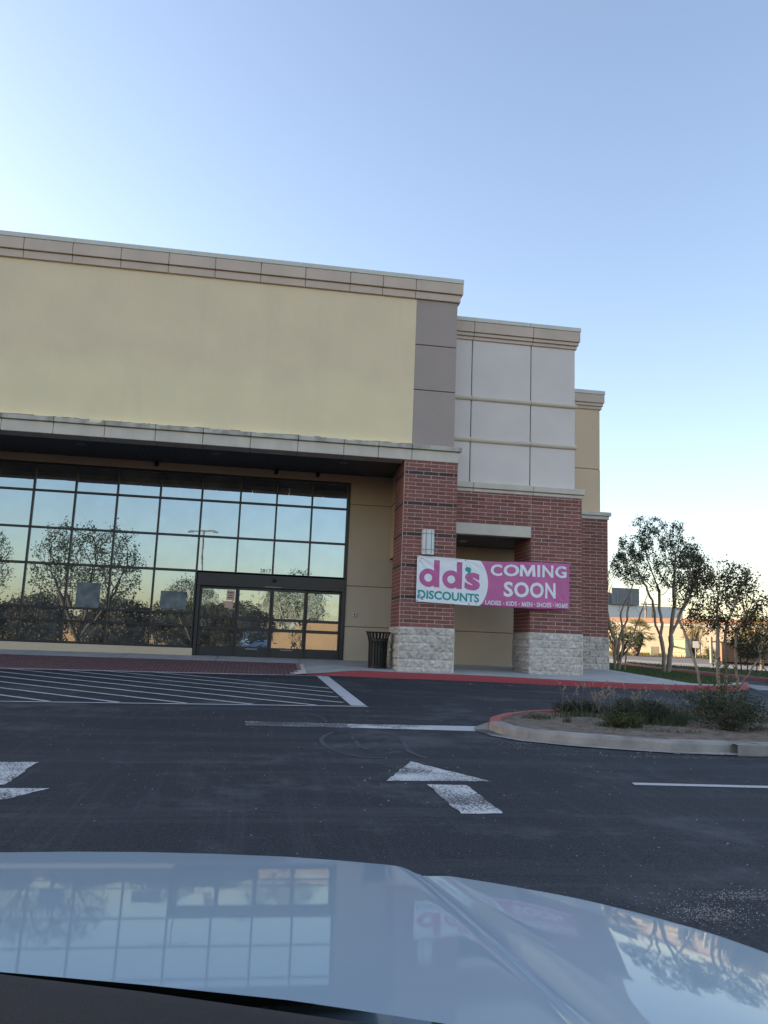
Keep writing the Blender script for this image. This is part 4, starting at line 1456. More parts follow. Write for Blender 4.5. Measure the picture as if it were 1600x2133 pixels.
def make_tree(name, label, cat, base, stems, blobs, n_attr, seed, r_base, r_tip=.0035, lm='leaf', bark='bark', per=7, spread=.09, L_=.075, Wd=.04,
              step=.13, infl=1.3, kill=.22, leaf_keep=1.0, group=None, max_r=1.7, crown_name='crown', tropism=(0, 0, .12)):
    global nrg
    nrg = np.random.default_rng(seed)
    T = thing(name, label, cat, base, group)
    st = [(s0, [tuple(loc3(base, *p)) for p in pts]) for s0, pts in stems]
    X, par = grow(st, cloud(base, blobs, n_attr, seed), step, infl, kill, tropism=tropism)
    kids, rad = limbs(X, par, r_tip, r_base)
    wood(X, par, kids, rad).build('trunk', MT[bark], T, smooth=True)
    if per:
        tips = [i for i in range(len(X)) if rad[i] < r_tip * max_r]
        # leaves hold in clumps: keep tips where a slow noise is high
        keep = [i for i in tips if noise.noise(Vector(X[i]) * 2.3 + Vector((seed, 0, 0))) > (1 - leaf_keep) * 1.1 - .55 * leaf_keep]
        if keep:
            V, F = leaves([X[i] for i in keep], per, spread, L_, Wd)
            leaf_obj(crown_name, V, F, MT[lm], T)
    return T

# crape myrtle on the lawn at the corner of the store
def lawn_h(x, y):
    return .125 + .075 * math.exp(-max(0, x - 7.2) / 1.0) * min(1, max(0, y / 3))
B1 = (10.26, 5.91, gz(10.26, 5.9) + .10)
make_tree('crape_myrtle', 'dark leafy crape myrtle with two pale trunks on the lawn beside the store corner', 'tree', B1,
          [(None, [(0, -.05), (.02, .5), (-.03, 1.0), (-.10, 1.25)]),
           (None, [(.16, -.05, .05), (.22, .45, .05), (.27, .95, .0), (.26, 1.25, .0)]),
           ((0, -1), [(-.10, 1.25), (-.30, 1.6, -.1), (-.33, 2.0, -.15), (-.42, 2.45, -.2)]),
           ((0, -1), [(-.10, 1.25), (.02, 1.65, .15), (-.05, 2.2, .2), (-.02, 2.8, .25)]),
           ((1, -1), [(.26, 1.25), (.50, 1.7, .1), (.72, 2.15, .15), (1.0, 2.6, .2)]),
           ((1, -1), [(.26, 1.25), (.24, 1.75, -.2), (.30, 2.3, -.3), (.25, 2.9, -.4)])],
          [(-.1, 3.9, 0, 1.75, 1.15, 1.3, .62), (.9, 3.5, 0, 1.0, 1.0, 1.0, .22), (-1.2, 3.6, 0, .7, .8, .7, .12), (-.5, 5.0, 0, .5, .55, .4, .05), (.35, 5.05, 0, .55, .25, .4, .04)],
          1300, 11, .088, r_tip=.004, per=22, spread=.062, L_=.078, Wd=.042, leaf_keep=.78, max_r=2.6, infl=1.5, kill=.18)
# many-stemmed, nearly bare one against the corner
B0 = (8.35, 5.35, gz(8.3, 5.3) + .13)
make_tree('crape_myrtle', 'nearly bare many-stemmed crape myrtle close against the brick corner', 'tree', B0,
          [(None, [(-.10, -.05), (-.12, .5), (-.05, .95), (-.25, 1.4), (-.35, 1.9)]),
           (None, [(.05, -.05, .1), (.02, .6, .1), (.10, 1.2, .1), (.35, 1.7, .1)]),
           (None, [(.18, -.05, -.1), (.24, .5, -.1), (.42, 1.1, -.1), (.6, 1.6, -.15)]),
           (None, [(-.02, -.05, -.1), (.08, .5, -.1), (.16, 1.05, -.1), (.05, 1.8, -.15)])],
          [(.1, 2.75, 0, 1.05, 1.3, .9, .8), (.7, 2.3, 0, .6, .8, .6, .2)],
          260, 5, .05, r_tip=.004, lm='leaf', per=2, spread=.05, L_=.06, Wd=.035, leaf_keep=.18, bark='bark', infl=1.4, kill=.22)
# young tree with reddish leaves on the near island
BI = (3.62, -8.52, gz(3.6, -8.5) + .10)
make_tree('young_crape_myrtle', 'slender young crape myrtle with reddish dark leaves on the kerbed island', 'tree', BI,
          [(None, [(-.28, -.05), (-.26, .2, .02), (-.36, .75, .05), (-.50, 1.2, .05), (-.62, 1.55, .1)]),
           (None, [(-.06, -.05), (-.02, .5, .05), (-.02, 1.1, .05), (.0, 1.5, .05)]),
           (None, [(.10, -.05, .1), (.12, .5, .1), (.10, 1.0, .1), (.16, 1.5, .1)]),
           (None, [(.26, -.05), (.25, .45, -.02), (.22, .8, -.05), (.20, 1.3, -.1)]),
           ((3, 4), [(.25, .45, -.02), (.42, .75, -.1), (.55, .98, -.15)])],
          [(.10, 1.85, 0, .66, .64, .55, .66), (.45, 1.55, 0, .5, .45, .4, .14), (-.42, 2.0, 0, .35, .6, .35, .12), (.45, 1.05, -.1, .28, .20, .2, .08)],
          1100, 21, .027, r_tip=.0022, lm='leaf_red', per=15, spread=.034, L_=.046, Wd=.025, step=.07, infl=.7, kill=.09, leaf_keep=.82, max_r=2.6)

def make_bush(name, label, cat, base, blobs, n, seed, lm, L_=.06, Wd=.03, per=8, spread=.05, stem_h=.2, trunk_r=.02, group=None, bark='bark_dark', stems=None):
    """leaf clumps on short woody stems; uneven outline from noise"""
    r = np.random.default_rng(seed)
    T = thing(name, label, cat, base, group)
    pts = cloud(base, blobs, n, seed)
    pts = [p for p in pts if noise.noise(Vector(p) * 2.2 + Vector((seed, 0, 0))) > -.28]
    mb = MB()
    for i, p in enumerate(pts):
        if i % 5 == 0:
            b0 = loc3(base, r.uniform(-.08, .08), -.03, r.uniform(-.08, .08)) if not stems else loc3(base, *stems[i // 5 % len(stems)])
            p = Vector(p)
            mid = (b0 + p) / 2 + Vector((r.uniform(-.05, .05), r.uniform(-.05, .05), .08 * (p - b0).length))
            mb.tube([b0, mid, p], [trunk_r, trunk_r * .6, .003], 5, cap=False)
    if stems:
        for s_ in stems:
            mb.tube([loc3(base, s_[0] * .9, -.1, s_[2]), loc3(base, *s_)], trunk_r * 1.2, 6)
    mb.build('stem' if not stems else 'trunk', MT[bark], T)
    V, F = leaves(pts, per, spread, L_, Wd, rs=r)
    leaf_obj('foliage', V, F, MT[lm], T)
    return T

# ------------------------------------------------------------------ near island
IO = [(-.46, -9.75), (-.30, -9.20), (.05, -8.68), (.55, -8.25), (1.3, -7.85), (2.3, -7.62), (3.3, -7.60), (4.6, -7.62), (9.0, -7.7)]        # back edge, walking right
IFR = [(9.0, -11.42), (4.0, -11.36), (2.5, -11.32), (1.33, -11.22), (.8, -11.05), (.3, -10.86), (-.2, -10.55), (-.40, -10.25), (-.46, -9.75)]  # front edge, walking left
def isl_top(x, y):
    return gz(x, y) + .125
def grow_in(poly, dd):
    return poly
# the kerb of the island, its road face on the outside: back walked leftwards, front walked rightwards
kerb_run('island_kerb', list(reversed(IO)), isl_top, MT['red_faded'], MT['red_faded'], kind='structure', label='faded red kerb along the back of the island') if False else None
def loop_kerb(name, pts, m, **t):
    """pts walked so that the island is on the left"""
    return kerb_run(name, pts, isl_top, m, m, w=.17, **t)
loop_kerb('island_kerb', list(reversed(IO)), MT['red_faded'], kind='structure', label='faded red kerb curving round the back of the planted island')
fr = list(reversed(IFR))
loop_kerb('island_kerb', fr[:6], MT['kerb_concrete'], kind='structure', label='weathered grey kerb round the nose of the island')
loop_kerb('island_kerb', [(.83, -11.06)] + fr[5:7] + [(2.03, -11.29)], MT['kerb_concrete'], kind='structure', label='weathered grey kerb stone along the front of the island')
loop_kerb('island_kerb', [(2.05, -11.29), (2.5, -11.32), (4.0, -11.36), (9.0, -11.42)], MT['kerb_concrete'], kind='structure', label='grey kerb stone right of the dark joint on the island front')
# low concrete toe outside the kerb
def offset_path(pts, d):
    out = []
    for i, p in enumerate(pts):
        a = Vector(pts[max(0, i - 1)]); b_ = Vector(pts[min(len(pts) - 1, i + 1)])
        t = (b_ - a).normalized()
        out.append(tuple(Vector(p) + Vector((t.y, -t.x)) * d))
    return out
o1 = offset_path(fr, .19)
sheet('gutter', fr + list(reversed(o1)), .012, MT['kerb_concrete'], cell=1.2, kind='structure')
sheet('gutter', [(-.46, -9.75), (-.30, -9.20), (.05, -8.68), (-.28, -9.02), (-.60, -9.55), (-.66, -9.8), (-.60, -10.2), (-.40, -10.25)], .012, MT['kerb_concrete'], cell=1.2, kind='structure')
soil = [(x, y - .12) for x, y in IO[1:]] + [(9.0, -11.3)] + [(x, y + .13) for x, y in IFR[1:-1]]
soil[0] = (-.18, -9.4)
sheet('island_soil', soil, lambda x, y: .095 + .03 * noise.noise(Vector((x * 1.5, y * 1.5, 0))) + .012 * noise.noise(Vector((x * 7, y * 7, 3))), MT['soil'], cell=.09, kind='structure')

def ground_i(x, y):
    return gz(x, y) + .095
def blades(cx, cy, rx, ry, n, hmin, hmax, wd, seed, lean=.35, gfun=ground_i, seedhead=0):
    r = np.random.default_rng(seed)
    V, F = [], []
    for i in range(n):
        a, q = r.uniform(0, 2 * math.pi), math.sqrt(r.uniform(0, 1))
        x, y = cx + rx * q * math.cos(a), cy + ry * q * math.sin(a)
        z = gfun(x, y) - .01
        h = r.uniform(hmin, hmax) * (1 - .4 * q)
        d = r.uniform(0, 2 * math.pi)
        l = h * lean * r.uniform(.2, 1.6)
        dx, dy = math.cos(d) * l, math.sin(d) * l
        sx, sy = -math.sin(d) * wd, math.cos(d) * wd
        o = len(V)
        V += [(x - sx, y - sy, z), (x + sx, y + sy, z), (x + dx * .35 + sx * .8, y + dy * .35 + sy * .8, z + h * .62), (x + dx * .35 - sx * .8, y + dy * .35 - sy * .8, z + h * .62), (x + dx, y + dy, z + h)]
        F += [(o, o + 1, o + 2, o + 3), (o + 3, o + 2, o + 4)]
    return V, F
def weeds(label, spec):
    V, F = [], []
    for s_ in spec:
        v, f = blades(*s_)
        o = len(V); V += v; F += [tuple(i + o for i in q) for q in f]
    return leaf_obj('weeds', V, F, MT['weed'], kind='stuff')
weeds('weeds', [(2.05, -9.15, .60, .50, 1300, .06, .30, .0035, 1, 1.1), (2.6, -8.75, .45, .4, 700, .06, .24, .0035, 2, 1.1),
                (1.2, -8.75, .40, .25, 330, .05, .16, .004, 3, .8), (1.75, -8.15, .5, .25, 400, .08, .22, .004, 4, .7), (.50, -8.95, .25, .14, 160, .05, .14, .004, 5, .8),
                (1.35, -9.75, .35, .15, 240, .05, .16, .004, 6, .8), (2.9, -8.2, .6, .3, 400, .1, .3, .004, 7, .6), (3.9, -9.8, .9, .3, 260, .04, .14, .004, 8, .9),
                (4.4, -8.6, .7, .5, 400, .05, .2, .004, 9, .7), (.75, -9.45, .07, .05, 40, .06, .16, .005, 10, .4), (1.5, -10.2, 1.0, .08, 120, .03, .08, .004, 12, .9)])
# wispy seeding grass stalks
V, F = [], []
r = np.random.default_rng(5)
for i in range(55):
    x, y = r.normal(1.8, .5), r.normal(-8.8, .35)
    z = ground_i(x, y); h = r.uniform(.22, .52)
    dx, dy = r.uniform(-.3, .3), r.uniform(-.2, .2)
    o = len(V); w = .0016
    V += [(x - w, y, z), (x + w, y, z), (x + dx + w, y + dy, z + h), (x + dx - w, y + dy, z + h)]
    F.append((o, o + 1, o + 2, o + 3))
    for k in range(5):
        t = 1 - k * .035
        px, py, pz = x + dx * t, y + dy * t, z + h * t
        a = r.uniform(0, 6.28); l = r.uniform(.015, .045)
        o = len(V)
        V += [(px, py, pz), (px + math.cos(a) * l, py + math.sin(a) * l, pz + l * .3), (px + math.cos(a) * l * .6, py + math.sin(a) * l * .6, pz + l * .9)]
        F.append((o, o + 1, o + 2))
leaf_obj('seeding_weeds', V, F, MT['seed'], kind='stuff')
make_bush('shrub', 'low dark sprawling shrub at the foot of the young tree on the island', 'shrub', (2.98, -9.72, ground_i(3, -9.7)),
          [(0, .20, 0, .52, .20, .35, .6), (.2, .34, .15, .34, .22, .3, .25), (-.25, .38, .2, .35, .10, .2, .15)], 420, 31, 'leaf_shrub', .042, .018, 9, .045, trunk_r=.008)
make_bush('shrub', 'leafy green shoots growing up round the stems of the young tree', 'shrub', (3.42, -8.75, ground_i(3.4, -8.7)),
          [(0, .30, 0, .34, .30, .25, .7), (-.45, .36, 0, .32, .12, .2, .15), (.1, .65, 0, .14, .3, .12, .15)], 200, 32, 'leaf_young', .055, .024, 6, .05, trunk_r=.006)
make_bush('weed_clump', 'green leafy weed clump just inside the red kerb at the island nose', 'weed', (.50, -9.02, ground_i(.5, -9)), [(0, .05, 0, .20, .06, .12, 1)], 130, 33, 'leaf_shrub', .035, .016, 9, .03, trunk_r=.004)
make_bush('weed_clump', 'low green weed clump at the front of the bare soil, near the grey kerb', 'weed', (1.38, -9.82, ground_i(1.4, -9.8)), [(0, .08, 0, .30, .08, .14, 1)], 180, 34, 'leaf_young', .035, .016, 8, .03, trunk_r=.004)
make_bush('weed_clump', 'broad dark green weed clump in the middle of the island, below the seed stalks', 'weed', (1.95, -9.1, ground_i(1.95, -9.1)), [(0, .14, 0, .50, .15, .35, 1)], 420, 35, 'leaf_shrub', .05, .014, 9, .04, trunk_r=.004)
make_bush('weed_clump', 'trailing weed clump along the inside of the red kerb at the back', 'weed', (1.55, -8.2, ground_i(1.55, -8.2)), [(0, .08, 0, .55, .09, .14, 1)], 260, 36, 'leaf_shrub', .04, .016, 8, .03, trunk_r=.004)
# yucca at the right edge of the picture
YB = (4.32, -9.35, ground_i(4.3, -9.3))
Y = thing('yucca', 'spiky dark green yucca at the right end of the island', 'yucca', YB)
r = random.Random(3)
for k in range(34):
    a = k * 2.399 + r.uniform(-.2, .2)
    el = R(r.uniform(12, 75))
    L_ = r.uniform(.75, 1.1)
    mb = MB(); vs = []; fs = []
    d = Vector((math.cos(a) * math.cos(el), math.sin(a) * math.cos(el), math.sin(el)))
    s_ = Vector((-math.sin(a), math.cos(a), 0)); n_ = d.cross(s_)
    for i in range(6):
        t = i / 5
        w = .026 * (math.sin(math.pi * (.22 + .78 * t)) + .02) if t < 1 else .001
        p_ = Vector(YB) + Vector((0, 0, .22)) + d * L_ * t + Vector((0, 0, -.22 * t * t * math.cos(el)))
        vs += [p_ - s_ * w, p_ - n_ * w * .35, p_ + s_ * w]
    for i in range(5):
        o = i * 3
        fs += [(o, o + 1, o + 4, o + 3), (o + 1, o + 2, o + 5, o + 4)]
    mb.add(vs, fs)
    mb.build('leaf', MT['yucca'], Y, smooth=True)
mb = MB(); mb.tube([Vector(YB) + Vector((0, 0, -.05)), Vector(YB) + Vector((0, 0, .26))], [.07, .05], 8); mb.build('stem', MT['bark_dark'], Y)

# ------------------------------------------------------------------ lawn and drives to the right of the store
lawn_poly = [(7.12, 14), (7.12, 3.3), (7.36, .45), (7.44, -.74), (7.9, -.90), (8.6, -.60), (9.2, -.08), (9.72, .5), (10.1, 1.4), (10.45, 2.5), (10.78, 4.1), (11.03, 6.0), (11.28, 8.5), (11.43, 12), (11.4, 14)]
sheet('lawn', lawn_poly, lawn_h, MT['grass_soil'], cell=.8, kind='structure')
def scatter_grass(name, poly, n, hfun, hmin, hmax, wd, seed, m):
    r = np.random.default_rng(seed)
    xs = [p[0] for p in poly]; ys = [p[1] for p in poly]
    V, F = [], []
    cnt = 0
    while cnt < n:
        x, y = r.uniform(min(xs), max(xs)), r.uniform(min(ys), max(ys))
        ins = False
        j = len(poly) - 1
        for i in range(len(poly)):
            if (poly[i][1] > y) != (poly[j][1] > y) and x < (poly[j][0] - poly[i][0]) * (y - poly[i][1]) / (poly[j][1] - poly[i][1]) + poly[i][0]:
                ins = not ins
            j = i
        if not ins:
            continue
        cnt += 1
        z = gz(x, y) + hfun(x, y) - .005
        h = r.uniform(hmin, hmax); a = r.uniform(0, 6.28); l = h * r.uniform(.1, .7)
        o = len(V); sx, sy = math.cos(a) * wd, math.sin(a) * wd
        V += [(x - sx, y - sy, z), (x + sx, y + sy, z), (x - math.sin(a) * l, y + math.cos(a) * l, z + h)]
        F.append((o, o + 1, o + 2))
    return leaf_obj(name, V, F, m, kind='stuff')
scatter_grass('grass', [p for p in lawn_poly], 26000, lawn_h, .03, .075, .008, 4, MT['lawn'])
I2 = [(12.6, 14.2), (12.7, 9.8), (12.95, 6.8), (13.0, 4.0), (13.0, .5)]
kerb_run('kerb', I2, lambda x, y: gz(x, y) + .12, MT['red_faded'], MT['red_faded'], kind='structure', label='faded red kerb of the far grass strip')
isl2 = [(12.75, 14.2), (12.85, 9.8), (13.1, 6.8), (13.15, .5), (22, 3.0), (19.5, 8.5), (17.6, 10.9), (15.8, 12.3), (14.5, 13.3), (13.2, 14.8)]
sheet('far_lawn', isl2, lambda x, y: .12, MT['grass_soil'], cell=2, kind='structure')
scatter_grass('grass', isl2, 12000, lambda x, y: .12, .03, .09, .012, 6, MT['lawn'])
sheet('far_pavement', [(9, 22), (13.3, 15.0), (14.6, 13.5), (15.9, 12.5), (17.7, 11.1), (26, 6), (31, 9), (19.5, 17.7), (17.2, 18.4), (15.1, 20), (12, 24)], .012, MT['far_concrete'], cell=3, kind='structure')
sheet('far_road', [(12, 24), (15.1, 20), (17.2, 18.4), (19.5, 17.7), (31, 9), (42, 13), (23.8, 25.9), (21.4, 26.1), (17.5, 25.2), (14, 28)], .008, MT['far_road'], cell=3, kind='structure')
fg = [(14, 28), (17.5, 25.2), (21.4, 26.1), (23.8, 25.9), (42, 13), (90, 12), (75, 70), (20, 80)]
sheet('far_field', fg, .03, MT['far_grass'], cell=6, kind='structure')
scatter_grass('dry_grass', [(16, 27), (17.5, 25.4), (21.4, 26.3), (23.8, 26.1), (34, 22), (36, 44), (24, 50)], 9000, lambda x, y: .03, .06, .22, .025, 8, MT['leaf_gold'])

# ------------------------------------------------------------------ far things on the right
FS = thing('far_store', 'long sunlit cream store with a terracotta band along its parapet', 'store', (32, 50, .5))
p0, p1 = Vector((16.0, 62.4)), Vector((58, 29.5))
dr = (p1 - p0).normalized(); nn = Vector((-dr.y, dr.x))
def wallbox(mbx, a, b_, off0, off1, z0, z1):
    A, B_ = p0 + dr * a, p0 + dr * b_
    poly = [tuple(A - nn * -off0), tuple(B_ - nn * -off0), tuple(B_ - nn * -off1), tuple(A - nn * -off1)]
    mbx.prism(poly, z0, z1)
Ls = (p1 - p0).length
k = 0
a = 0
while a < Ls:
    b_ = min(a + 6.0, Ls)
    mb = MB(); wallbox(mb, a + .02, b_ - .02, 0, 8, .2, 3.10); mb.build('wall_panel', MT['cream_wall'], FS)
    a = b_
mb = MB(); wallbox(mb, 0, Ls, -.06, 7.9, 3.11, 3.42); mb.build('fascia', MT['white_wall'], FS)
mb = MB(); wallbox(mb, -.1, Ls + .1, -.14, 8, 3.43, 3.86); mb.build('parapet_band', MT['orange_band'], FS)
mb = MB(); wallbox(mb, 0, Ls, -.10, -.01, .3, .75); mb.build('plinth', MT['cream_wall'], FS)

BS = thing('warehouse', 'distant big white store with stepped grey metal upper walls', 'store', (62, 118, .6))
mb = MB(); mb.box(40, 72, 116, 150, .4, 8.95); mb.build('wall', MT['white_wall'], BS)
mb = MB(); mb.box(40, 58.2, 115.8, 150, 8.96, 11.0); mb.build('upper_wall', MT['grey_roof'], BS)
mb = MB(); mb.box(58.2, 63.4, 115.4, 150, 8.96, 11.9); mb.build('entrance_tower', MT['grey_roof'], BS)
for x in np.arange(41, 62, 2.6):
    mb = MB(); mb.box(x, x + .2, 115.72 if x < 58 else 115.32, 116, 8.97, 10.95); mb.build('cladding_rib', MT['frame_grey'], BS)

def pole(name, label, cat, x, y, z1, r0, arms=(), group=None, m='post'):
    T = thing(name, label, cat, (x, y, gz(x, y)), group)
    mb = MB(); mb.tube([(x, y, gz(x, y) - .2), (x, y, z1)], [r0, r0 * .75], 8); mb.build('shaft', MT[m], T)
    for (dz, w) in arms:
        mb = MB(); mb.box(x - w, x + w, y - .06, y + .06, z1 - dz - .06, z1 - dz + .06); mb.build('crossarm', MT[m], T)
    return T
pole('utility_pole', 'wooden utility pole left of the leafy crape myrtle trunk, behind it', 'utility pole', 38.9, 64.2, 6.3, .13, ((.3, .6),))
pole('utility_pole', 'second wooden utility pole, just right of the other behind the tree', 'utility pole', 39.6, 64.0, 6.3, .13, ((.3, .6),))

# utility cabinet, pedestal and sign beyond the road
UX, UY = 22.55, 27.2
UZ = gz(UX, UY)
UC = thing('utility_cabinet', 'tall tan utility cabinet beyond the road, behind the crape myrtle', 'cabinet', (UX, UY, UZ))
def rotbox(mbx, cx, cy, a, hx, hy, z0, z1):
    ca, sa = math.cos(a), math.sin(a)
    mbx.prism([(cx + ca * x - sa * y, cy + sa * x + ca * y) for x, y in ((-hx, -hy), (hx, -hy), (hx, hy), (-hx, hy))], z0, z1)
for nm, hx, hy, z0, z1, m in (('plinth', .60, .50, UZ, UZ + .28, 'cabinet'), ('body', .56, .46, UZ + .285, UZ + 1.10, 'cabinet'), ('lid', .60, .50, UZ + 1.105, UZ + 1.16, 'cabinet')):
    mb = MB(); rotbox(mb, UX, UY, R(-52), hx, hy, z0, z1); put(nm, bevel(mb.mesh(nm, MT[m]), .015), UC)
mb = MB(); rotbox(mb, UX - .44, UY - .12, R(-52), .03, .46, UZ + .6, UZ + .70); mb.build('handle', MT['frame_grey'], UC)
PZ = thing('pedestal', 'short grey utility pedestal left of the tan cabinet', 'pedestal', (21.6, 28.6, gz(21.6, 28.6)))
mb = MB(); rotbox(mb, 21.6, 28.6, R(-30), .26, .22, gz(21.6, 28.6), gz(21.6, 28.6) + .62); put('body', bevel(mb.mesh('body', MT['cabinet']), .02), PZ)
mb = MB(); rotbox(mb, 21.6, 28.6, R(-30), .36, .32, gz(21.6, 28.6) - .05, gz(21.6, 28.6) + .08); mb.build('slab', MT['far_concrete'], PZ)
SZ = gz(23.0, 26.3)
SG = thing('sign_post', 'small white sign on a thin grey post beside the tan cabinet', 'sign', (23.05, 26.2, SZ))
mb = MB(); mb.tube([(23.05, 26.2, SZ - .1), (23.05, 26.2, SZ + 1.0)], .035, 8); mb.build('post', MT['frame_grey'], SG)
mb = MB(); rotbox(mb, 23.02, 26.15, R(-30), .17, .012, SZ + .62, SZ + 1.02); mb.build('panel', MT['paper'], SG)
SG2 = thing('marker_post', 'bare grey marker post right of the small white sign', 'post', (23.3, 26.1, SZ))
mb = MB(); mb.tube([(23.3, 26.1, SZ - .1), (23.3, 26.1, SZ + 1.15)], .028, 8); mb.build('shaft', MT['frame_grey'], SG2)
mb = MB(); mb.box(23.26, 23.34, 26.05, 26.15, SZ + 1.15, SZ + 1.19); mb.build('cap', MT['frame_grey'], SG2)

# brown steel enclosure with posts, behind the near island's young tree
DZ = gz(22, 18.9)
DU = thing('dumpster', 'long brown steel dumpster with upright ribs on the far pavement', 'dumpster', (22, 18.9, DZ))
da, db = Vector((20.75, 19.6)), Vector((25.2, 17.5))
dd_ = (db - da).normalized(); dn = Vector((-dd_.y, dd_.x))
def dbox(a0, a1, o0, o1, z0, z1, name, m):
    A, B_ = da + dd_ * a0, da + dd_ * a1
    mb = MB(); mb.prism([tuple(A + dn * o0), tuple(B_ + dn * o0), tuple(B_ + dn * o1), tuple(A + dn * o1)], z0, z1)
    return mb.build(name, MT[m], DU)
LL = (db - da).length
dbox(0, LL, 0, 1.6, DZ + .14, DZ + 1.10, 'body', 'brown_metal')
dbox(.02, LL, .05, 1.5, DZ + .02, DZ + .13, 'skid', 'rubber')
for k in range(9):
    a = .12 + k * (LL - .3) / 8
    dbox(a, a + .09, -.07, -.002, DZ + .14, DZ + 1.08, 'rib', 'brown_metal')
dbox(-.05, LL + .05, -.09, -.005, DZ + 1.085, DZ + 1.16, 'top_rail', 'brown_metal')
for i, (x, y, hgt, lab) in enumerate(((20.10, 19.5, 1.35, 'pale bollard post left of the brown dumpster, nearer the lawn'), (20.42, 19.35, 1.25, 'pale bollard post touching the left end of the brown dumpster'))):
    T = thing('bollard', lab, 'bollard', (x, y, gz(x, y)), 'posts at the end of the dumpster')
    mb = MB(); mb.tube([(x, y, gz(x, y) - .1), (x, y, gz(x, y) + hgt)], .085, 10); mb.build('shaft', MT['far_concrete'], T)
    mb = MB(); mb.lathe((x, y, gz(x, y) + hgt), [(.088, -.02), (.088, .0), (.05, .04), (0, .05)], 10); mb.build('cap', MT['far_concrete'], T)
mb = MB(); mb.tube([(19.9, 19.62, DZ + 1.15), (20.75, 19.28, DZ + 1.15)], .035, 8)
tag(mb.build('rail', MT['far_concrete']), 'pale horizontal rail resting across the bollard posts', 'rail')

# palm, shrubs and bare trees beyond the lawn
PB_ = (18.85, 25.5, gz(18.8, 25.5))
PT = thing('palm_tree', 'stubby palm with rough trunk beyond the road, lit from the left', 'palm tree', PB_)
mb = MB()
mb.tube([loc3(PB_, -.12, -.1), loc3(PB_, .02, .4), loc3(PB_, .12, .9), loc3(PB_, .18, 1.35)], [.17, .21, .27, .24], 12)
mb.build('trunk', MT['bark_dark'], PT)
r = random.Random(8)
mb = MB()
for k in range(46):                                 # cut leaf bases on the trunk
    t = k / 46; a = k * 2.4
    p_ = loc3(PB_, -.12 + .3 * t, .1 + 1.2 * t)
    rr = .19 + .07 * t
    d = Vector((math.cos(a), math.sin(a), .9)).normalized()
    q = p_ + Vector((math.cos(a), math.sin(a), 0)) * rr * .8
    mb.tube([q, q + d * .14], [.045, .03], 5)
mb.build('leaf_base', MT['post'], PT)
hd = loc3(PB_, .18, 1.38)
for k in range(30):
    a = k * 2.399; el = R(r.uniform(-38, 70))
    d = Vector((math.cos(a) * math.cos(el), math.sin(a) * math.cos(el), math.sin(el)))
    L_ = r.uniform(.45, .75)
    tip = hd + d * L_ + Vector((0, 0, -.06))
    mb = MB()
    mb.tube([hd, (hd + tip) / 2 + Vector((0, 0, .03)), tip], .012, 4, cap=False)
    s_ = d.cross(Vector((0, 0, 1))).normalized(); n_ = d.cross(s_)
    for j in range(15):
        t = (j - 7) / 7 * 1.25
        e = (d * math.cos(t) + s_ * math.sin(t) + Vector((0, 0, -.25 * abs(math.sin(t))))).normalized()
        l = r.uniform(.42, .58)
        w = e.cross(n_).normalized() * .020
        mid = tip + e * l * .55
        mb.add([tip, mid - w, tip + e * l + Vector((0, 0, -.08)), mid + w], [(0, 1, 2, 3)])
    mb.build('frond', MT['palm_leaf'], PT)
make_bush('tree', 'dusty green tree behind the bare stems at the brick corner', 'tree', (14.2, 18.0, gz(14.2, 18)), [(-.2, 1.35, 0, .75, .62, .6, .7), (.55, 1.1, 0, .5, .4, .4, .3)], 260, 41, 'leaf', .09, .05, 9, .10, trunk_r=.03)
make_bush('tree', 'pale olive feathery tree right of the tan cabinet', 'tree', (23.6, 27.6, gz(23.6, 27.6)), [(0, 1.0, 0, .65, .9, .6, .5), (.3, 1.9, 0, .6, .75, .6, .35), (-.2, .4, 0, .75, .35, .6, .15)], 420, 42, 'leaf_gold', .10, .03, 10, .10, trunk_r=.04)
make_bush('tree', 'golden leafed tree above the brown dumpster, lit by the low sun', 'tree', (24.3, 22.0, gz(24.3, 22)), [(0, 1.9, 0, .95, .95, .8, .6), (.9, 1.6, 0, .8, .7, .7, .4)], 420, 43, 'leaf_gold', .10, .05, 10, .10, trunk_r=.05)
make_bush('tree', 'dark dense small tree on thin trunks in front of the brown dumpster', 'tree', (14.65, 7.8, gz(14.6, 7.8) + .12),
          [(0, 1.15, 0, .72, .48, .5, .6), (-.35, 1.35, 0, .5, .35, .4, .2), (.3, .75, 0, .5, .22, .4, .2)], 420, 44, 'leaf', .06, .03, 10, .06, trunk_r=.02, stems=[(-.3, .55, 0), (0, .55, .1), (.32, .55, 0)])
make_bush('shrub', 'low bright green shrub in the field left of the palm', 'shrub', (17.6, 29.5, gz(17.6, 29.5)), [(0, .45, 0, .8, .3, .5, 1)], 140, 45, 'leaf_gold', .1, .05, 9, .1, trunk_r=.015)
make_bush('shrub', 'spiky green shrub at the foot of the olive tree', 'shrub', (23.2, 25.0, gz(23.2, 25)), [(0, .35, 0, .45, .35, .4, 1)], 120, 46, 'palm_leaf', .18, .03, 9, .08, trunk_r=.015)
BB = (19.9, 14.9, gz(19.9, 14.9))
make_tree('bare_tree', 'leafless wide tree with fine twigs at the right edge', 'tree', BB,
          [(None, [(0, -.1), (.05, .9), (.1, 1.5)]), ((0, -1), [(.1, 1.5), (-.4, 2.2, .2), (-.7, 2.9, .2)]), ((0, -1), [(.1, 1.5), (.5, 2.3, -.2), (.9, 3.1, -.2)])],
          [(.2, 3.9, 0, 1.9, 1.7, 1.5, 1)], 360, 51, .09, r_tip=.006, per=0, bark='twig', step=.2, infl=1.8, kill=.32)
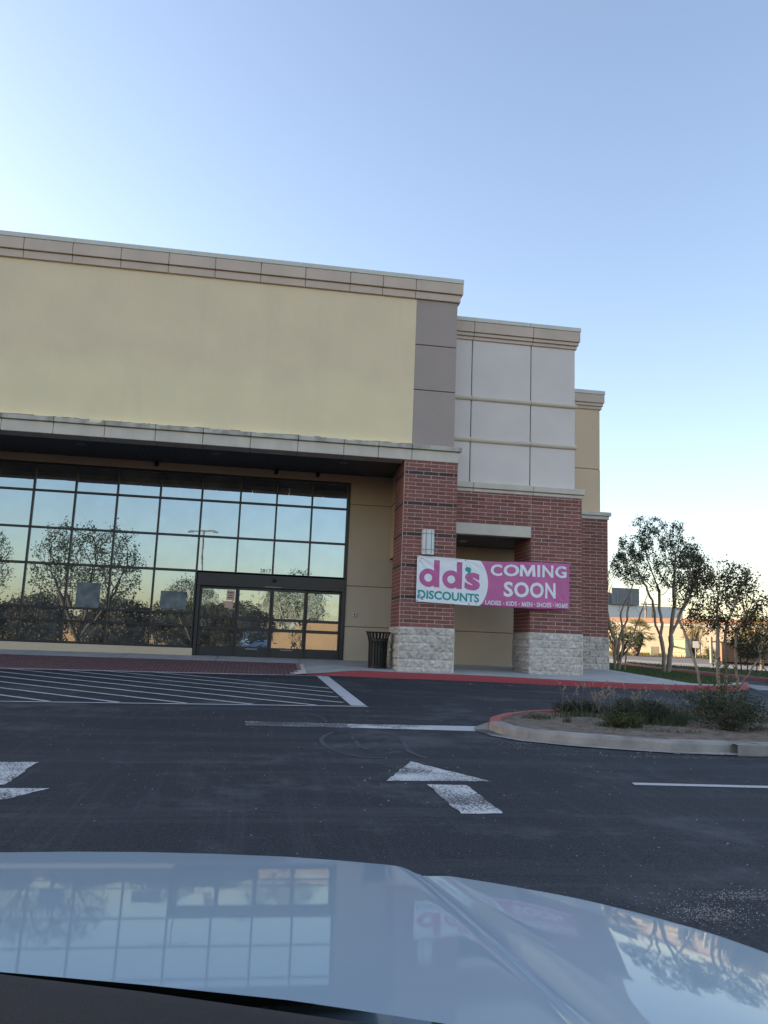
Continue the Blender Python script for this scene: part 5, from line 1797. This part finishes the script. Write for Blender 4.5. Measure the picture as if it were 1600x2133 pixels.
# ------------------------------------------------------------------ our own car, nose towards the store
gzc = gz(CAM.x, CAM.y)
CR = thing('car', 'silver car in the foreground seen over its bonnet from inside', 'car', (CAM.x - .12, CAM.y, gzc))
def cw(x, y, drop):
    return (CAM.x + x, CAM.y + y, CAM.z - drop)
EX = [-.60, -.535, -.38, -.225, -.07, .097, .20, .291, .356]
EY = [1.955, 1.975, 1.992, 1.985, 1.953, 1.896, 1.835, 1.765, 1.695]
ED = [.492, .490, .490, .485, .478, .470, .460]
CX = [-.60, -.344, -.201, -.03, .12, .211, .318, .345]
CY = [1.40, 1.30, 1.248, 1.157, 1.065, 1.002, .919, .880]
def patch(rows, flip=False):
    n = len(rows[0]); vs = [p for r_ in rows for p in r_]
    fs = [(j * n + i, j * n + i + 1, (j + 1) * n + i + 1, (j + 1) * n + i) for j in range(len(rows) - 1) for i in range(n - 1)]
    if flip:
        fs = [f[::-1] for f in fs]
    return vs, fs
KX = [-.60, -.261, -.098, .054, .16, .30, .356]
KY = [1.13, 1.015, .959, .900, .846, .77, .735]
SEAM = .356
def body_drop(x, y):
    """fall of the bonnet and wings below the eye: one smooth skin with a soft valley along the seam"""
    q = y - .95
    d = .372 + .09 * q + .025 * q * q
    d += .020 * max(0, (x - .30) / .43) ** 2 - .006 * math.exp(-((x - .52) / .14) ** 2)
    d += .011 * math.exp(-((x - SEAM) / .022) ** 2)
    return d
HX = np.linspace(-.60, SEAM, 240)
HT = np.linspace(0, 1, 210)
GXm = np.repeat(HX[None], len(HT), 0)
y0 = np.interp(HX, KX, KY); y1 = np.interp(HX, EX, EY)
GYm = y0[None] + (y1 - y0)[None] * HT[:, None]
Q = GYm - .95
GD = .372 + .09 * Q + .025 * Q * Q + .020 * np.maximum(0, (GXm - .30) / .43) ** 2 - .006 * np.exp(-((GXm - .52) / .14) ** 2) + .011 * np.exp(-((GXm - SEAM) / .022) ** 2)
hood_rows = [[cw(GXm[j, i], GYm[j, i], GD[j, i]) for i in range(len(HX))] for j in range(len(HT))]
for dy, dd in ((.012, .004), (.022, .012), (.032, .026), (.042, .055), (.046, .11), (.040, .20)):
    hood_rows.append([cw(x, np.interp(x, EX, EY) + dy, GD[-1, i] + dd) for i, x in enumerate(HX)])
mb = MB(); mb.add(*patch(hood_rows)); mb.build('hood', MT['paint'], CR, smooth=True)
FY = [.40, .9, 1.101, 1.186, 1.223, 1.301, 1.379, 1.454, 1.559, 1.62, 1.675]
FXe = [.745, .738, .727, .706, .690, .642, .577, .501, .420, .380, .360]
rows_f = []
for y in list(np.linspace(.40, 1.05, 14)) + list(np.linspace(1.08, 1.675, 50)):
    xe = np.interp(y, FY, FXe)
    row = [cw(SEAM - .0005 + s_ * (xe - SEAM), y, body_drop(SEAM + s_ * (xe - SEAM), y)) for s_ in np.linspace(0, 1, 40)]
    de = body_drop(xe, y)
    k = min(1, max(0, (y - 1.02) / .25))
    tx, ty = 1 - .35 * k, .80 * k
    for o_, dd in ((.010, .005), (.020, .014), (.030, .030), (.038, .058), (.044, .11), (.048, .22), (.05, .40)):
        row.append(cw(xe + o_ * tx, y + o_ * ty, de + dd))
    rows_f.append(row)
mb = MB(); mb.add(*patch(rows_f, True)); mb.build('fender', MT['paint'], CR, smooth=True)
# left wing, mirrored about the car's centre line
mb = MB(); mb.add(*patch([[(2 * (CAM.x - .12) - p[0], p[1], p[2]) for p in r_] for r_ in rows_f])); mb.build('fender', MT['paint'], CR, smooth=True)
# dashboard
DX = [-.60, -.248, -.093, .052, .156, .345]
DY = [1.09, .970, .918, .863, .822, .735]
rows_d = [[cw(x, np.interp(x, DX, DY) + dy, d) for x in HX] for dy, d in ((.012, .41), (.004, .370), (-.006, .361), (-.03, .358), (-.10, .362), (-.25, .40), (-.45, .52))]
mb = MB(); mb.add(*patch(rows_d)); mb.build('dashboard', MT['dash'], CR, smooth=True)
# the rest of the body, as the shop windows mirror it
def mx(x): return CAM.x - .12 + x
gz0 = gzc
for sg in (-1, 1):
    mb = MB()
    prof = [(-2.7, .35), (-2.75, .95), (-2.5, 1.05), (.55, 1.02), (1.55, .92), (1.75, .62), (1.7, .30), (-2.6, .28)]
    xa, xb = (mx(.80), mx(.90)) if sg > 0 else (mx(-.90), mx(-.80))
    n = len(prof)
    prof2 = [(y, min(z, .85) if y > .3 else z) for y, z in prof]
    vs = [(xa, CAM.y + y, gz0 + z) for y, z in prof2] + [(xb, CAM.y + y, gz0 + z) for y, z in prof2]
    mb.add(vs, [tuple(range(n)), tuple(range(2 * n - 1, n - 1, -1))] + [(i, n + i, n + (i + 1) % n, (i + 1) % n) for i in range(n)])
    mb.build('side_panel', MT['paint'], CR)
    for wy in (1.02, -1.75):
        wx = mx(.80 * sg)
        mb = MB(); mb.tube([(wx - .11, CAM.y + wy, gz0 + .33), (wx + .11, CAM.y + wy, gz0 + .33)], .33, 20); w_ = mb.build('wheel', MT['rubber'], CR)
        mb = MB(); mb.tube([(wx + .112 * sg, CAM.y + wy, gz0 + .33), (wx + .118 * sg, CAM.y + wy, gz0 + .33)], .21, 16); mb.build('rim', MT['lamp_metal'], w_)
    mb = MB(); mb.tube([(mx(.80 * sg), CAM.y + .30, gz0 + 1.02), (mx(.64 * sg), CAM.y - .12, gz0 + 1.58)], .045, 6); mb.build('windscreen_pillar', MT['paint'], CR)
mb = MB(); mb.box(mx(-.66), mx(.66), CAM.y - 2.2, CAM.y - .10, gz0 + 1.58, gz0 + 1.64); put('roof', bevel(mb.mesh('roof', MT['paint']), .02), CR)
mb = MB(); mb.box(mx(-.80), mx(.80), CAM.y + 1.62, CAM.y + 1.98, gz0 + .28, gz0 + .60); put('bumper', bevel(mb.mesh('bumper', MT['paint']), .06, 2), CR)
mb = MB(); mb.box(mx(-.42), mx(.42), CAM.y + 1.80, CAM.y + 1.97, gz0 + .62, gz0 + .76); mb.build('grille', MT['black_metal'], CR)
mb = MB(); mb.box(mx(-.85), mx(.85), CAM.y - 2.72, CAM.y - 2.6, gz0 + .3, gz0 + 1.0); mb.build('tailgate', MT['paint'], CR)
mb = MB(); mb.box(mx(-.78), mx(.78), CAM.y - 2.6, CAM.y + .3, gz0 + .25, gz0 + .32); mb.build('floor_pan', MT['dash'], CR)
mb = MB(); mb.box(mx(-.7), mx(.7), CAM.y - 1.2, CAM.y - .95, gz0 + .32, gz0 + 1.15); put('seat', bevel(mb.mesh('seat', MT['dash']), .05), CR)
for sg in (-1, 1):
    mb = MB(); mb.box(mx(.66 * sg - .13), mx(.66 * sg + .13), CAM.y + 1.50, CAM.y + 1.66, gz0 + .64, gz0 + .78); put('headlight', bevel(mb.mesh('headlight', MT['headlight']), .03), CR)

# ------------------------------------------------------------------ what the windows mirror: the far side of the car park
OS = thing('facing_store', 'sunlit tan store across the car park, seen mirrored in the doors', 'store', (0, -66, -1.1))
a = -70.0
while a < 60:
    mb = MB(); mb.box(a + .03, a + 7.97, -74, -66, -1.3, 2.3 if int(a) % 24 else 3.3); mb.build('wall_panel', MT['terracotta'], OS)
    mb = MB(); mb.box(a + .03, a + 7.97, -66.2, -65.9, 2.31 if int(a) % 24 else 3.31, 2.6 if int(a) % 24 else 3.7); mb.build('parapet', MT['white_wall'], OS)
    a += 8
for i, (x, y, s_, lab) in enumerate(((-14.4, -26.2, 1.0, 'broad vase-shaped tree mirrored in the left window panes'), (-.3, -46.0, .9, 'spreading tree mirrored in the two right-hand doors'),
                                     (-24.5, -34.0, 1.05, 'bushy tree mirrored at the left edge of the glass'), (-9.5, -48.0, .8, 'low tree mirrored left of the doors'))):
    zb = gz(x, y)
    make_tree('parking_tree', lab, 'tree', (x, y, zb),
              [(None, [(0, -.1), (.05 * s_, .8 * s_)]), ((0, -1), [(.05 * s_, .8 * s_), (-.8 * s_, 2.4 * s_, .2), (-1.5 * s_, 4.0 * s_, .3)]), ((0, -1), [(.05 * s_, .8 * s_), (.2 * s_, 2.6 * s_, -.3), (.1, 4.6 * s_, -.4)]),
               ((0, -1), [(.05 * s_, .8 * s_), (1.0 * s_, 2.5 * s_, 0), (1.8 * s_, 3.9 * s_, .2)])],
              [(0, 6.0 * s_, 0, 3.4 * s_, 2.6 * s_, 2.6 * s_, .8), (-1.9 * s_, 4.6 * s_, 0, 1.6 * s_, 1.4 * s_, 1.3 * s_, .1), (1.9 * s_, 4.6 * s_, 0, 1.6 * s_, 1.4 * s_, 1.3 * s_, .1)],
              1300, 60 + i, .20, r_tip=.016, per=10, spread=.18, L_=.17, Wd=.09, step=.26, infl=3.0, kill=.34, leaf_keep=.72, max_r=2.2, bark='bark_dark', group='trees across the car park', lm='leaf')
for i, (x, lab) in enumerate(((-30, 'dark brown bushy tree mirrored low at the far left of the glass'), (-24, 'dark bushy tree mirrored low between the broad tree and the left edge'), (-17, 'dark bushy tree mirrored low behind the broad tree trunk'), (-11, 'dark bushy tree mirrored low right of the broad tree'), (-5.5, 'dark bushy tree mirrored in the leftmost door'))):
    make_bush('parking_shrub', lab, 'shrub', (x, -54.0, gz(x, -54)), [(0, 2.4, 0, 3.6, 2.4, 1.8, 1)], 620, 80 + i, 'leaf_red', .3, .17, 16, .30, trunk_r=.06, group='bushes across the car park')
T = pole('lamp_post', 'tall twin-headed lamp post mirrored in the window panes', 'lamp post', -8.6, -42.0, 9.5, .11, (), None, 'frame_grey')
mb = MB(); mb.box(-9.6, -7.6, -42.1, -41.9, 9.45, 9.55); mb.build('lamp_arm', MT['frame_grey'], T)
for sx in (-9.8, -7.9):
    mb = MB(); mb.box(sx, sx + .5, -42.15, -41.85, 9.36, 9.46); mb.build('lamp_head', MT['frame_grey'], T)
sheet('far_kerb_path', [(-40, -40), (40, -40), (40, -39.0), (-40, -39.0)], .10, MT['far_concrete'], cell=6, kind='structure')
sheet('far_strip', [(-40, -58), (40, -58), (40, -52), (-40, -52)], .05, MT['far_grass'], cell=6, kind='structure')

# ------------------------------------------------------------------ small things lying about
def grains(name, spec, m, seed, h=.0, **tags):
    """stones, grit or dead leaves scattered flat on the ground: (x, y, spread x, spread y, number, size, height above ground)"""
    r = np.random.default_rng(seed)
    V, F = [], []
    for (cx, cy, sx, sy, n, size, hh) in spec:
        for i in range(n):
            x, y = r.normal(cx, sx), r.normal(cy, sy)
            z = gz(x, y) + hh
            a = r.uniform(0, 6.28); l = size * r.uniform(.4, 1.5); w = l * r.uniform(.4, .9); t = l * r.uniform(.15, .5)
            ca, sa = math.cos(a), math.sin(a)
            o = len(V)
            for (u, v) in ((-1, -.6), (1, -1), (.8, .9), (-.7, 1)):
                V.append((x + (ca * u * l - sa * v * w) * .5, y + (sa * u * l + ca * v * w) * .5, z))
            V.append((x + ca * l * r.uniform(-.2, .2), y, z + t))
            F += [(o, o + 1, o + 4), (o + 1, o + 2, o + 4), (o + 2, o + 3, o + 4), (o + 3, o, o + 4)]
    return leaf_obj(name, V, F, m, kind='stuff', **tags)
MT['grit'] = mat('pale_sandy_grit', (.30, .29, .27), .95, var=.3, scale=30)
MT['dead_leaf'] = leaf_mat('dead_leaf', (.10, .06, .03), (.26, .17, .09), .1)
grains('gravel', [(-1.25, -16.38, .10, .07, 620, .006, .001), (-.90, -16.12, .13, .05, 420, .006, .001), (-1.05, -16.3, .3, .2, 350, .006, .001), (-1.3, -15.6, 1.2, .5, 200, .006, .001),
                  (-.3, -10.9, .3, .2, 250, .008, .001), (1.5, -11.62, 1.1, .05, 400, .008, .001)], MT['grit'], 3)
grains('pebbles', [(-3.5, -12.0, 3.2, 2.6, 260, .011, .001), (-1.0, -12.5, 1.6, 1.6, 120, .011, .001), (1.5, -1.75, 2.6, .12, 260, .014, .001), (-3, -9, 3, 1, 90, .012, .001)], MT['grit'], 4)
grains('leaf_litter', [(1.8, -9.6, .9, .5, 260, .030, .105), (3.0, -9.4, .8, .6, 200, .032, .11), (1.2, -8.6, .5, .3, 90, .028, .10), (1.5, -11.45, 1.0, .06, 40, .03, .012), (3.5, -1.6, 2.2, .10, 60, .035, .002), (-1, -6, 2.5, 3, 16, .045, .002)], MT['dead_leaf'], 5)
# faint chalk scrawls on the asphalt
def scrawl(pts, w):
    P = [Vector(p) for p in pts]
    Q = []
    for i in range(len(P) - 1):
        p0, p1, p2, p3 = P[max(0, i - 1)], P[i], P[i + 1], P[min(len(P) - 1, i + 2)]
        for t in np.linspace(0, 1, 8, endpoint=False):
            Q.append(.5 * ((2 * p1) + (p2 - p0) * t + (2 * p0 - 5 * p1 + 4 * p2 - p3) * t * t + (3 * p1 - p0 - 3 * p2 + p3) * t ** 3))
    Q.append(P[-1])
    vs, fs = [], []
    for i, q in enumerate(Q):
        d = (Q[min(i + 1, len(Q) - 1)] - Q[max(i - 1, 0)]).normalized()
        n = Vector((-d.y, d.x)) * w * (.5 + .3 * noise.noise(Vector((q.x * 8, q.y * 8, 1))))
        for k in (q - n, q + n):
            vs.append((k.x, k.y, gz(k.x, k.y) + .004))
    fs = [(2 * i, 2 * i + 2, 2 * i + 3, 2 * i + 1) for i in range(len(Q) - 1)]
    mb = MB(); mb.add(vs, fs)
    mb.build('chalk_marking', MT['chalk'], kind='structure')
MT['chalk'] = worn_paint('rubbed_chalk', (.10, .11, .13), .90, under=(.032, .036, .043), big=2.0)
scrawl([(-2.95, -8.2), (-2.62, -8.6), (-2.55, -9.2), (-2.6, -9.25)], .03)
scrawl([(-2.55, -10.2), (-2.72, -10.7), (-2.74, -11.2), (-2.62, -11.7), (-2.40, -12.0), (-2.2, -12.0)], .05)
scrawl([(-2.35, -10.9), (-2.36, -11.3), (-2.28, -11.5)], .05)
scrawl([(-2.15, -10.4), (-1.92, -10.3), (-1.80, -10.6), (-1.82, -11.1), (-1.86, -11.6), (-1.75, -12.0)], .05)
